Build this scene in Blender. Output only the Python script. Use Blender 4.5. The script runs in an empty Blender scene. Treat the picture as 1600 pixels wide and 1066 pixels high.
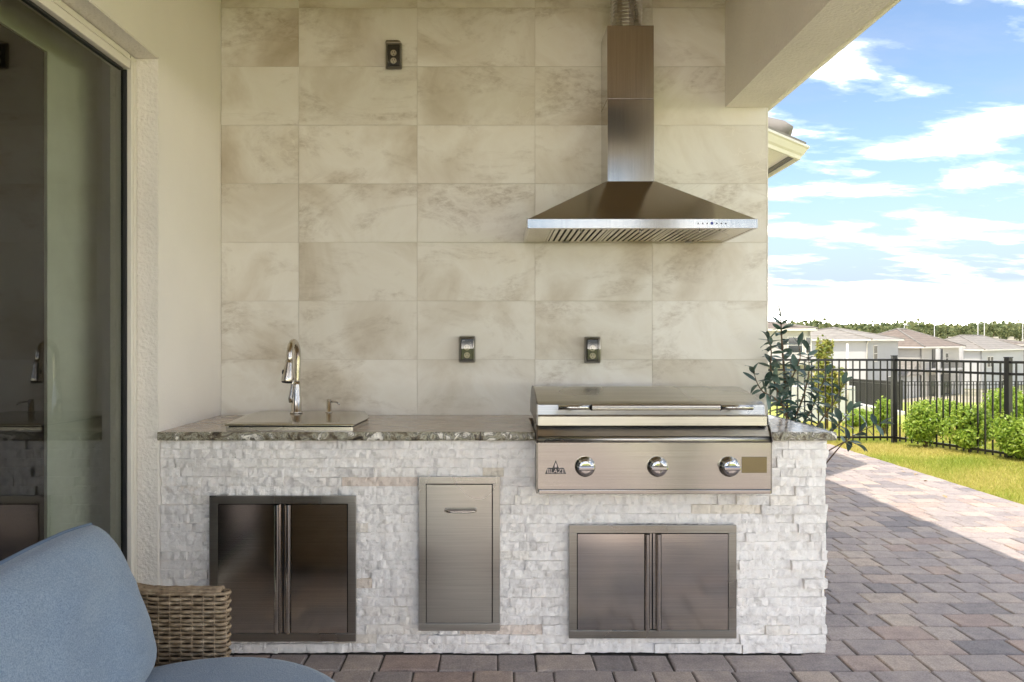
import bpy, bmesh, math, random
import numpy as np
from mathutils import Vector, Matrix, noise
from math import radians as R, sin, cos, pi

sc = bpy.context.scene
COL = sc.collection
random.seed(7)
rng = np.random.default_rng(11)

# ------------------------------------------------------------------ camera, sky, sun, exposure
EYE = 1.309
cam = bpy.data.cameras.new('camera')
cam.lens = 27.0; cam.sensor_width = 36.0
cam.shift_x = 25 / 1600; cam.shift_y = -2 / 1600
cam.clip_start = 0.05; cam.clip_end = 3000
camo = bpy.data.objects.new('camera', cam); COL.objects.link(camo)
camo.location = (0, 0, EYE); camo.rotation_euler = (pi / 2, 0, 0)
sc.camera = camo

SUN_DIR = Vector((0.344, 0.347, -1.0)).normalized()          # direction the light travels
sun = bpy.data.lights.new('sun', 'SUN'); sun.energy = 2.0; sun.angle = R(0.53); sun.color = (1.0, 0.93, 0.83)
suno = bpy.data.objects.new('sun', sun); COL.objects.link(suno)
suno.location = (-20, -20, 50); suno.rotation_euler = SUN_DIR.to_track_quat('-Z', 'Y').to_euler()

world = bpy.data.worlds.new('World'); sc.world = world; world.use_nodes = True
wn, wl = world.node_tree.nodes, world.node_tree.links
bg = wn['Background']; bg.inputs[1].default_value = 0.082
sky = wn.new('ShaderNodeTexSky'); sky.sky_type = 'NISHITA'; sky.sun_disc = False
sky.sun_elevation = math.asin(-SUN_DIR.z); sky.sun_rotation = math.atan2(-SUN_DIR.x, -SUN_DIR.y) % (2 * pi)
sky.altitude = 20; sky.dust_density = 0.6; sky.ozone_density = 1.5
tc = wn.new('ShaderNodeTexCoord')
sep = wn.new('ShaderNodeSeparateXYZ'); wl.new(tc.outputs['Generated'], sep.inputs[0])
def wmath(op, a, b=None):
    m = wn.new('ShaderNodeMath'); m.operation = op
    for i, v in enumerate((a, b)):
        if v is None: continue
        if isinstance(v, (int, float)): m.inputs[i].default_value = v
        else: wl.new(v, m.inputs[i])
    return m.outputs[0]
zc = wmath('MAXIMUM', sep.outputs[2], 0.0)
den = wmath('ADD', zc, 0.16)
cx = wmath('DIVIDE', sep.outputs[0], den); cy = wmath('DIVIDE', sep.outputs[1], den)
comb = wn.new('ShaderNodeCombineXYZ'); wl.new(cx, comb.inputs[0]); wl.new(cy, comb.inputs[1])
mp = wn.new('ShaderNodeMapping'); mp.inputs['Location'].default_value = (4.37, 8.6, 0.0)
mp.inputs['Rotation'].default_value = (0, 0, R(-24)); mp.inputs['Scale'].default_value = (1.0, 1.9, 1)
wl.new(comb.outputs[0], mp.inputs[0])
n1 = wn.new('ShaderNodeTexNoise'); n1.inputs['Scale'].default_value = 2.1; n1.inputs['Detail'].default_value = 9     # heaped clouds
n1.inputs['Roughness'].default_value = 0.58; n1.inputs['Distortion'].default_value = 0.15
wl.new(mp.outputs[0], n1.inputs['Vector'])
rp = wn.new('ShaderNodeValToRGB'); wl.new(n1.outputs['Fac'], rp.inputs[0])
e = rp.color_ramp.elements; e[0].position = 0.485; e[0].color = (0, 0, 0, 1); e[1].position = 0.67; e[1].color = (1, 1, 1, 1)
q_ = e.new(0.53); q_.color = (.022, .022, .022, 1); q_ = e.new(0.57); q_.color = (.10, .10, .10, 1); q_ = e.new(0.615); q_.color = (.5, .5, .5, 1)
n2 = wn.new('ShaderNodeTexNoise'); n2.inputs['Scale'].default_value = 1.2; n2.inputs['Detail'].default_value = 7       # thin veils
n2.inputs['Roughness'].default_value = 0.62; wl.new(mp.outputs[0], n2.inputs['Vector'])
rp2 = wn.new('ShaderNodeValToRGB'); wl.new(n2.outputs['Fac'], rp2.inputs[0])
e = rp2.color_ramp.elements; e[0].position = 0.46; e[0].color = (0, 0, 0, 1); e[1].position = 0.75; e[1].color = (.6, .6, .6, 1)
hz = wn.new('ShaderNodeMapRange'); wl.new(sep.outputs[2], hz.inputs[0])       # milky air low over the horizon
hz.inputs[1].default_value = 0.02; hz.inputs[2].default_value = 0.23; hz.inputs[3].default_value = 0.97; hz.inputs[4].default_value = 0.0
hz.interpolation_type = 'SMOOTHSTEP'
veil = wmath('MAXIMUM', rp2.outputs[0], hz.outputs[0])
def wmix(f, a, b):
    m = wn.new('ShaderNodeMix'); m.data_type = 'RGBA'; wl.new(f, m.inputs[0]); wl.new(a, m.inputs[6]); m.inputs[7].default_value = b; return m.outputs[2]
c_sky = wmix(veil, sky.outputs[0], (2.7, 3.2, 4.2, 1))
hz2 = wn.new('ShaderNodeMapRange'); wl.new(sep.outputs[2], hz2.inputs[0]); hz2.interpolation_type = 'SMOOTHSTEP'
hz2.inputs[1].default_value = 0.0; hz2.inputs[2].default_value = 0.068; hz2.inputs[3].default_value = 1.0; hz2.inputs[4].default_value = 0.0
c_sky = wmix(hz2.outputs[0], c_sky, (54.0, 51.0, 46.0, 1))  # low haze band, brightened far past natural to fill the porch with light
c_sky = wmix(rp.outputs[0], c_sky, (48.0, 45.4, 41.0, 1))  # clouds overbright as well, added fill light for the porch
wl.new(c_sky, bg.inputs[0])

vs = sc.view_settings
vs.view_transform = 'Standard'; vs.look = 'None'; vs.gamma = 1.0; vs.use_curve_mapping = False
vs.exposure = 1.53

# ------------------------------------------------------------------ pixel helpers (photo px, metres per depth)
F = 1200.0
def X_at(px, d): return (px - 775) * d / F
def Z_at(py, d): return EYE + (531 - py) * d / F

# ------------------------------------------------------------------ materials
MATS = {}
def newmat(name):
    m = bpy.data.materials.new(name); m.use_nodes = True
    return m, m.node_tree.nodes, m.node_tree.links, m.node_tree.nodes['Principled BSDF']
def N(nodes, t, **kw):
    n = nodes.new(t)
    for k, v in kw.items():
        if k in n.inputs: n.inputs[k].default_value = v
        else: setattr(n, k, v)
    return n
def ramp(nodes, links, src, stops):
    r = nodes.new('ShaderNodeValToRGB'); links.new(src, r.inputs[0])
    el = r.color_ramp.elements
    while len(el) < len(stops): el.new(0.5)
    for i, (p, c) in enumerate(stops): el[i].position = p; el[i].color = (*c, 1)
    return r.outputs[0]
def mixc(nodes, links, fac, a, b, mode='MIX'):
    m = nodes.new('ShaderNodeMix'); m.data_type = 'RGBA'; m.blend_type = mode
    for sock, v in ((m.inputs[0], fac), (m.inputs[6], a), (m.inputs[7], b)):
        if isinstance(v, (int, float)): sock.default_value = v
        elif isinstance(v, tuple): sock.default_value = (*v, 1)
        else: links.new(v, sock)
    return m.outputs[2]
def bump(nodes, links, b, h, strength, dist):
    bp = nodes.new('ShaderNodeBump'); bp.inputs['Strength'].default_value = strength; bp.inputs['Distance'].default_value = dist
    links.new(h, bp.inputs['Height']); links.new(bp.outputs[0], b.inputs['Normal'])
def objco(nodes, links, rnd=0.0, scale=(1, 1, 1)):
    t = nodes.new('ShaderNodeTexCoord'); m = nodes.new('ShaderNodeMapping'); m.inputs['Scale'].default_value = scale
    links.new(t.outputs['Object'], m.inputs[0])
    if rnd:
        oi = nodes.new('ShaderNodeObjectInfo'); mm = nodes.new('ShaderNodeVectorMath'); mm.operation = 'SCALE'
        cb = nodes.new('ShaderNodeCombineXYZ')
        links.new(oi.outputs['Random'], cb.inputs[0]); links.new(oi.outputs['Random'], cb.inputs[2])
        links.new(cb.outputs[0], mm.inputs[0]); mm.inputs['Scale'].default_value = rnd
        links.new(mm.outputs[0], m.inputs['Location'])
    return m.outputs[0]
def plain(name, col, rough=0.5, metal=0.0, var=0.0, vscale=8.0, bmp=0.0, bscale=60.0, bdist=0.002):
    m, n, l, b = newmat(name)
    b.inputs['Base Color'].default_value = (*col, 1); b.inputs['Roughness'].default_value = rough; b.inputs['Metallic'].default_value = metal
    co = objco(n, l)
    if var:
        t = N(n, 'ShaderNodeTexNoise', Scale=vscale, Detail=5.0); l.new(co, t.inputs['Vector'])
        lo = tuple(c * (1 - var) for c in col); hi = tuple(min(1, c * (1 + var)) for c in col)
        l.new(ramp(n, l, t.outputs['Fac'], [(0.3, lo), (0.7, hi)]), b.inputs['Base Color'])
    if bmp:
        t2 = N(n, 'ShaderNodeTexNoise', Scale=bscale, Detail=3.0); l.new(co, t2.inputs['Vector'])
        bump(n, l, b, t2.outputs['Fac'], bmp, bdist)
    MATS[name] = m
    return m

plain('stucco', (0.86, 0.805, 0.72), 0.9, var=0.07, vscale=2.0, bmp=0.9, bscale=80, bdist=0.008)
plain('stucco_fine', (0.88, 0.83, 0.765), 0.9, var=0.04, vscale=1.5, bmp=0.5, bscale=110, bdist=0.004)
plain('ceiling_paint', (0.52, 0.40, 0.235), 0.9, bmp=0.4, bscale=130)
plain('trim_white', (0.74, 0.69, 0.60), 0.5, var=0.04, vscale=3)
plain('frame_almond', (0.76, 0.71, 0.62), 0.45)
plain('gasket', (0.02, 0.02, 0.02), 0.6)
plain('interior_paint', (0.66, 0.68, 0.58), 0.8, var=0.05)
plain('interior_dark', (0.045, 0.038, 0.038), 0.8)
plain('grout', (0.60, 0.55, 0.46), 0.9)
plain('mortar', (0.55, 0.52, 0.48), 0.95, bmp=0.6)
plain('black_metal', (0.007, 0.006, 0.006), 0.35)
plain('black_plastic', (0.02, 0.02, 0.021), 0.35)
plain('grey_plastic', (0.34, 0.32, 0.29), 0.35)
plain('ivory_plastic', (0.62, 0.56, 0.47), 0.4)
plain('chrome', (0.52, 0.51, 0.50), 0.08, metal=1.0)
plain('dark_slot', (0.01, 0.01, 0.01), 0.7)
plain('display_blue', (0.05, 0.06, 0.30), 0.2)
plain('cushion_piping', (0.035, 0.05, 0.075), 0.8)
plain('cushion_piping_pale', (0.13, 0.18, 0.245), 0.9)
plain('wicker_core', (0.06, 0.04, 0.025), 0.9)
plain('house_white', (0.52, 0.505, 0.48), 0.85, var=0.03, vscale=0.5)
plain('house_white_shaded', (0.36, 0.36, 0.355), 0.85, var=0.03, vscale=0.5)  # white wall's shaded side, its shade put into the colour
plain('house_cream', (0.47, 0.44, 0.39), 0.85, var=0.03, vscale=0.5)
plain('window_glass', (0.03, 0.035, 0.04), 0.08)
plain('concrete', (0.62, 0.59, 0.54), 0.9, var=0.1)
plain('pole_paint', (0.62, 0.55, 0.50), 0.5, var=0.2, vscale=3)
plain('bark', (0.13, 0.085, 0.05), 0.9, var=0.3, vscale=30, bmp=0.5)
plain('terracotta', (0.12, 0.11, 0.10), 0.7, var=0.2)
plain('straw', (0.42, 0.28, 0.13), 0.9, var=0.35, vscale=60)
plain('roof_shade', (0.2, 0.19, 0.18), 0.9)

def roofmat(name, c):
    m, n, l, b = newmat(name); b.inputs['Roughness'].default_value = 0.85
    co = objco(n, l)
    w = N(n, 'ShaderNodeTexWave', Scale=1.1, Distortion=0.3); w.bands_direction = 'Z'; l.new(co, w.inputs['Vector'])
    t = N(n, 'ShaderNodeTexNoise', Scale=1.6, Detail=6.0); l.new(co, t.inputs['Vector'])
    c1 = ramp(n, l, t.outputs['Fac'], [(0.3, tuple(x * .82 for x in c)), (0.7, tuple(x * 1.12 for x in c))])
    l.new(mixc(n, l, 0.14, c1, w.outputs['Color'], 'MULTIPLY'), b.inputs['Base Color'])
    bump(n, l, b, w.outputs['Fac'], 0.5, 0.05)
    MATS[name] = m
roofmat('roof_pale', (0.29, 0.26, 0.22)); roofmat('roof_brown', (0.205, 0.16, 0.125)); roofmat('roof_grey', (0.255, 0.228, 0.195))

# brushed stainless
def steel(name, col, rough, aniso_scale, bst=0.06, wav=0.0):
    m, n, l, b = newmat(name)
    b.inputs['Metallic'].default_value = 1.0; b.inputs['Base Color'].default_value = (*col, 1)
    co = objco(n, l, scale=aniso_scale)
    t = N(n, 'ShaderNodeTexNoise', Scale=1.0, Detail=4.0); l.new(co, t.inputs['Vector'])
    co2 = objco(n, l)
    t2 = N(n, 'ShaderNodeTexNoise', Scale=3.2, Detail=0.0); l.new(co2, t2.inputs['Vector'])
    mr = N(n, 'ShaderNodeMapRange'); l.new(t2.outputs['Fac'], mr.inputs[0])
    mr.inputs[1].default_value = .1; mr.inputs[2].default_value = .9; mr.inputs[3].default_value = rough * .8; mr.inputs[4].default_value = rough * 1.25
    mr.interpolation_type = 'SMOOTHERSTEP'; l.new(mr.outputs[0], b.inputs['Roughness'])
    l.new(ramp(n, l, t.outputs['Fac'], [(0.25, tuple(c * .86 for c in col)), (0.75, tuple(min(1, c * 1.1) for c in col))]), b.inputs['Base Color'])
    bp1 = n.new('ShaderNodeBump'); bp1.inputs['Strength'].default_value = bst; bp1.inputs['Distance'].default_value = 0.001
    l.new(t.outputs['Fac'], bp1.inputs['Height'])
    if wav:                                               # gentle dents in thin sheet
        bp2 = n.new('ShaderNodeBump'); bp2.inputs['Strength'].default_value = wav; bp2.inputs['Distance'].default_value = 0.02
        l.new(t2.outputs['Fac'], bp2.inputs['Height']); l.new(bp2.outputs[0], bp1.inputs['Normal'])
    l.new(bp1.outputs[0], b.inputs['Normal'])
    MATS[name] = m
steel('steel_h', (0.60, 0.555, 0.49), 0.24, (3, 3, 420), wav=0.15)
steel('steel_panel', (0.49, 0.47, 0.43), 0.15, (2, 2, 380), wav=0.2)
steel('steel_lid', (0.50, 0.475, 0.43), 0.30, (2, 2, 380), wav=0.1)
steel('steel_door', (0.62, 0.595, 0.56), 0.13, (3, 3, 420), wav=0.12)
steel('steel_frame', (0.38, 0.36, 0.325), 0.30, (3, 3, 420))
steel('steel_drawer', (0.45, 0.43, 0.395), 0.30, (4, 4, 460), bst=0.12)
steel('steel_hood', (0.53, 0.505, 0.47), 0.14, (300, 300, 3), wav=0.25)
steel('steel_dark', (0.23, 0.21, 0.185), 0.35, (3, 3, 300))
steel('steel_cover', (0.50, 0.465, 0.41), 0.16, (420, 3, 3), bst=0.04)
steel('sight_mirror', (0.24, 0.215, 0.12), 0.10, (3, 3, 3), bst=0.0)
steel('nickel', (0.58, 0.53, 0.47), 0.2, (20, 20, 20), bst=0.0)
steel('duct_foil', (0.6, 0.58, 0.55), 0.25, (30, 30, 30), bst=0.1)

# porcelain wall tile, stone look, one drawing per tile
m, n, l, b = newmat('tile'); MATS['tile'] = m
co = objco(n, l, rnd=37.0)
d1 = N(n, 'ShaderNodeTexNoise', Scale=1.5, Detail=6.0, Roughness=0.58, Distortion=0.7); l.new(co, d1.inputs['Vector'])
base = ramp(n, l, d1.outputs['Fac'], [(0.27, (0.46, 0.385, 0.28)), (0.40, (0.64, 0.58, 0.485)), (0.52, (0.76, 0.72, 0.645)), (0.70, (0.68, 0.62, 0.52))])
oi_ = n.new('ShaderNodeObjectInfo')
base = mixc(n, l, 1.0, base, ramp(n, l, oi_.outputs['Random'], [(0.0, (0.95, 0.94, 0.92)), (0.5, (1.0, 1.0, 1.0)), (1.0, (1.05, 1.05, 1.05))]), 'MULTIPLY')
co2 = objco(n, l, rnd=19.0, scale=(1.0, 1.0, 2.0))
d2 = N(n, 'ShaderNodeTexNoise', Scale=1.7, Detail=8.0, Roughness=0.66, Distortion=1.3); l.new(co2, d2.inputs['Vector'])
vein = ramp(n, l, d2.outputs['Fac'], [(0.50, (0, 0, 0)), (0.66, (1, 1, 1)), (0.82, (0.4, 0.4, 0.4))])
d3 = N(n, 'ShaderNodeTexNoise', Scale=24.0, Detail=7.0, Roughness=0.72, Distortion=0.5); l.new(co2, d3.inputs['Vector'])
grain = ramp(n, l, d3.outputs['Fac'], [(0.36, (0.08, 0.08, 0.08)), (0.62, (.74, .74, .74))])
vf = mixc(n, l, 1.0, vein, grain, 'MULTIPLY')
c1 = mixc(n, l, vf, base, (0.37, 0.295, 0.205))
wv = N(n, 'ShaderNodeTexVoronoi', Scale=2.6); wv.feature = 'DISTANCE_TO_EDGE'
dv = N(n, 'ShaderNodeVectorMath'); dv.operation = 'ADD'; l.new(co2, dv.inputs[0])
dn = N(n, 'ShaderNodeTexNoise', Scale=4.0, Detail=5.0); l.new(co, dn.inputs['Vector'])
l.new(dn.outputs['Color'], dv.inputs[1]); l.new(dv.outputs[0], wv.inputs['Vector'])
crack = ramp(n, l, wv.outputs['Distance'], [(0.0, (1, 1, 1)), (0.018, (0, 0, 0))])
cm = mixc(n, l, 1.0, crack, ramp(n, l, d1.outputs['Fac'], [(0.47, (0, 0, 0)), (0.66, (.55, .55, .55))]), 'MULTIPLY')
c2 = mixc(n, l, cm, c1, (0.80, 0.75, 0.65))
l.new(c2, b.inputs['Base Color']); b.inputs['Roughness'].default_value = 0.42
bump(n, l, b, d3.outputs['Fac'], 0.12, 0.002)

# ledger stone, paver (per-piece tone in the 'rnd' attribute)
m, n, l, b = newmat('ledger_stone'); MATS['ledger_stone'] = m
at = N(n, 'ShaderNodeAttribute', attribute_name='rnd')
tone = ramp(n, l, at.outputs['Fac'], [(0.0, (0.80, 0.76, 0.715)), (0.12, (0.87, 0.825, 0.78)), (0.5, (0.91, 0.868, 0.82)), (0.955, (0.93, 0.89, 0.84)), (0.985, (0.80, 0.715, 0.59)), (1.0, (0.78, 0.67, 0.58))])
tx = n.new('ShaderNodeTexCoord')
t1 = N(n, 'ShaderNodeTexNoise', Scale=22.0, Detail=7.0, Roughness=0.65); l.new(tx.outputs['Object'], t1.inputs['Vector'])
v1 = ramp(n, l, t1.outputs['Fac'], [(0.28, (0.83, 0.815, 0.80)), (0.5, (1, 1, 1)), (0.75, (1.03, 1.0, 0.97))])
t4 = N(n, 'ShaderNodeTexNoise', Scale=7.0, Detail=5.0, Roughness=0.7); l.new(tx.outputs['Object'], t4.inputs['Vector'])
stain = ramp(n, l, t4.outputs['Fac'], [(0.66, (0, 0, 0)), (0.76, (.6, .6, .6))])
cc = mixc(n, l, 1.0, tone, v1, 'MULTIPLY')
l.new(mixc(n, l, stain, cc, (0.60, 0.47, 0.33)), b.inputs['Base Color']); b.inputs['Roughness'].default_value = 0.75
t2 = N(n, 'ShaderNodeTexNoise', Scale=75.0, Detail=6.0, Roughness=0.6, Distortion=0.6); l.new(tx.outputs['Object'], t2.inputs['Vector'])
bump(n, l, b, t2.outputs['Fac'], 0.7, 0.007)

m, n, l, b = newmat('paver'); MATS['paver'] = m
at = N(n, 'ShaderNodeAttribute', attribute_name='rnd')
tone = ramp(n, l, at.outputs['Fac'], [(0.0, (0.24, 0.213, 0.213)), (0.10, (0.32, 0.275, 0.26)), (0.35, (0.375, 0.318, 0.295)), (0.55, (0.405, 0.342, 0.31)), (0.75, (0.455, 0.378, 0.325)), (0.88, (0.39, 0.295, 0.255)), (1.0, (0.49, 0.405, 0.335))])
tx = n.new('ShaderNodeTexCoord')
t1 = N(n, 'ShaderNodeTexNoise', Scale=11.0, Detail=8.0, Roughness=0.75); l.new(tx.outputs['Object'], t1.inputs['Vector'])
v1 = ramp(n, l, t1.outputs['Fac'], [(0.3, (0.72, 0.72, 0.75)), (0.52, (1, 1, 1)), (0.72, (1.2, 1.16, 1.1))])
t3 = N(n, 'ShaderNodeTexNoise', Scale=160.0, Detail=3.0); l.new(tx.outputs['Object'], t3.inputs['Vector'])
v3 = ramp(n, l, t3.outputs['Fac'], [(0.35, (0.8, 0.8, 0.8)), (0.65, (1.12, 1.12, 1.12))])
l.new(mixc(n, l, 1.0, mixc(n, l, 1.0, tone, v1, 'MULTIPLY'), v3, 'MULTIPLY'), b.inputs['Base Color'])
b.inputs['Roughness'].default_value = 0.8
bump(n, l, b, t3.outputs['Fac'], 0.4, 0.003)
plain('joint_sand', (0.085, 0.075, 0.065), 0.95, var=0.3, vscale=40)

# granite slab: long brown streaks on top, coarse green/cream mottling where the edge is chipped
m, n, l, b = newmat('granite'); MATS['granite'] = m
co = objco(n, l, scale=(0.8, 9.0, 9.0))
t1 = N(n, 'ShaderNodeTexNoise', Scale=2.6, Detail=9.0, Roughness=0.68, Distortion=1.2); l.new(co, t1.inputs['Vector'])
l.new(ramp(n, l, t1.outputs['Fac'], [(0.28, (0.11, 0.075, 0.05)), (0.42, (0.36, 0.27, 0.195)), (0.52, (0.55, 0.45, 0.35)), (0.62, (0.31, 0.24, 0.175)), (0.76, (0.66, 0.58, 0.48))]), b.inputs['Base Color'])
b.inputs['Roughness'].default_value = 0.16
m, n, l, b = newmat('granite_edge'); MATS['granite_edge'] = m
co = objco(n, l)
t1 = N(n, 'ShaderNodeTexNoise', Scale=15.0, Detail=8.0, Roughness=0.7, Distortion=1.2); l.new(co, t1.inputs['Vector'])
l.new(ramp(n, l, t1.outputs['Fac'], [(0.36, (0.035, 0.026, 0.018)), (0.44, (0.20, 0.16, 0.10)), (0.495, (0.46, 0.44, 0.33)), (0.54, (0.08, 0.065, 0.045)), (0.60, (0.85, 0.80, 0.70))]), b.inputs['Base Color'])
b.inputs['Roughness'].default_value = 0.4
t2 = N(n, 'ShaderNodeTexNoise', Scale=120.0, Detail=4.0); l.new(co, t2.inputs['Vector']); bump(n, l, b, t2.outputs['Fac'], 0.6, 0.004)

# woven cushion fabric
m, n, l, b = newmat('cushion_blue'); MATS['cushion_blue'] = m
co = objco(n, l)
t1 = N(n, 'ShaderNodeTexNoise', Scale=300.0, Detail=2.0); l.new(co, t1.inputs['Vector'])
t2 = N(n, 'ShaderNodeTexNoise', Scale=6.0, Detail=4.0); l.new(co, t2.inputs['Vector'])
ca = ramp(n, l, t1.outputs['Fac'], [(0.35, (0.125, 0.182, 0.26)), (0.65, (0.225, 0.29, 0.37))])
cb_ = ramp(n, l, t2.outputs['Fac'], [(0.3, (0.9, 0.9, 0.92)), (0.7, (1.08, 1.06, 1.04))])
l.new(mixc(n, l, 1.0, ca, cb_, 'MULTIPLY'), b.inputs['Base Color'])
b.inputs['Roughness'].default_value = 0.95; b.inputs['Sheen Weight'].default_value = 0.25
bump(n, l, b, t1.outputs['Fac'], 0.5, 0.0022)
m, n, l, b = newmat('wicker'); MATS['wicker'] = m
co = objco(n, l)
t1 = N(n, 'ShaderNodeTexNoise', Scale=55.0, Detail=5.0); l.new(co, t1.inputs['Vector'])
l.new(ramp(n, l, t1.outputs['Fac'], [(0.3, (0.17, 0.115, 0.065)), (0.55, (0.33, 0.24, 0.15)), (0.75, (0.46, 0.36, 0.24))]), b.inputs['Base Color'])
b.inputs['Roughness'].default_value = 0.5

def leafmat(name, stops, rough=0.45, trans=0.25, spec=0.5):
    m, n, l, b = newmat(name); MATS[name] = m
    at = N(n, 'ShaderNodeAttribute', attribute_name='rnd')
    oi = n.new('ShaderNodeObjectInfo')
    ad = n.new('ShaderNodeMath'); ad.operation = 'ADD'; l.new(at.outputs['Fac'], ad.inputs[0])
    sm = n.new('ShaderNodeMath'); sm.operation = 'MULTIPLY'; sm.inputs[1].default_value = 0.35; l.new(oi.outputs['Random'], sm.inputs[0]); l.new(sm.outputs[0], ad.inputs[1])
    fr = n.new('ShaderNodeMath'); fr.operation = 'FRACT'; l.new(ad.outputs[0], fr.inputs[0])
    col = ramp(n, l, fr.outputs[0], stops)
    l.new(col, b.inputs['Base Color']); b.inputs['Roughness'].default_value = rough
    b.inputs['Specular IOR Level'].default_value = spec
    tr = n.new('ShaderNodeBsdfTranslucent'); l.new(col, tr.inputs['Color'])
    mx = n.new('ShaderNodeMixShader'); mx.inputs[0].default_value = trans
    l.new(b.outputs[0], mx.inputs[1]); l.new(tr.outputs[0], mx.inputs[2])
    l.new(mx.outputs[0], n['Material Output'].inputs['Surface'])
leafmat('leaf_shrub', [(0.0, (0.20, 0.32, 0.04)), (0.5, (0.34, 0.47, 0.06)), (1.0, (0.48, 0.56, 0.09))], 0.4, trans=0.45)
leafmat('leaf_holly', [(0.0, (0.17, 0.21, 0.04)), (0.5, (0.33, 0.36, 0.07)), (1.0, (0.50, 0.40, 0.11))], 0.4)
leafmat('leaf_plant', [(0.0, (0.02, 0.045, 0.036)), (0.5, (0.05, 0.095, 0.075)), (1.0, (0.12, 0.18, 0.14))], 0.35, trans=0.08)
leafmat('leaf_far', [(0.0, (0.07, 0.10, 0.035)), (0.5, (0.14, 0.165, 0.055)), (1.0, (0.23, 0.23, 0.085))], 0.7)
leafmat('grass_blade', [(0.0, (0.22, 0.32, 0.035)), (0.4, (0.37, 0.42, 0.055)), (0.75, (0.56, 0.50, 0.12)), (1.0, (0.62, 0.48, 0.18))], 0.6, trans=0.3)

m, n, l, b = newmat('lawn'); MATS['lawn'] = m
tx = n.new('ShaderNodeTexCoord')
t1 = N(n, 'ShaderNodeTexNoise', Scale=0.9, Detail=8.0, Roughness=0.7); l.new(tx.outputs['Object'], t1.inputs['Vector'])
near = ramp(n, l, t1.outputs['Fac'], [(0.3, (0.20, 0.28, 0.035)), (0.5, (0.33, 0.37, 0.055)), (0.68, (0.48, 0.43, 0.12))])
sp = n.new('ShaderNodeSeparateXYZ'); l.new(tx.outputs['Object'], sp.inputs[0])
mr = N(n, 'ShaderNodeMapRange'); l.new(sp.outputs[1], mr.inputs[0]); mr.inputs[1].default_value = 48; mr.inputs[2].default_value = 75
t2 = N(n, 'ShaderNodeTexNoise', Scale=0.03, Detail=6.0, Roughness=0.65); l.new(tx.outputs['Object'], t2.inputs['Vector'])
far = ramp(n, l, t2.outputs['Fac'], [(0.4, (0.16, 0.17, 0.07)), (0.55, (0.42, 0.36, 0.27)), (0.7, (0.30, 0.27, 0.16))])
l.new(mixc(n, l, mr.outputs[0], near, far), b.inputs['Base Color']); b.inputs['Roughness'].default_value = 0.95

# window pane: clear glass, mirror part set by the angle (Fresnel)
def glassmat(name, tint, ior):
    m, n, l, b = newmat(name); MATS[name] = m
    n.remove(b)
    tr = n.new('ShaderNodeBsdfTransparent'); tr.inputs[0].default_value = (*tint, 1)
    gl = n.new('ShaderNodeBsdfGlossy'); gl.inputs['Roughness'].default_value = 0.0
    fr = n.new('ShaderNodeFresnel'); fr.inputs[0].default_value = ior
    mx = n.new('ShaderNodeMixShader'); l.new(fr.outputs[0], mx.inputs[0]); l.new(tr.outputs[0], mx.inputs[1]); l.new(gl.outputs[0], mx.inputs[2])
    l.new(mx.outputs[0], n['Material Output'].inputs['Surface'])
glassmat('door_glass', (0.88, 0.91, 0.87), 1.85)
glassmat('cover_plastic', (0.80, 0.78, 0.74), 1.6)

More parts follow.
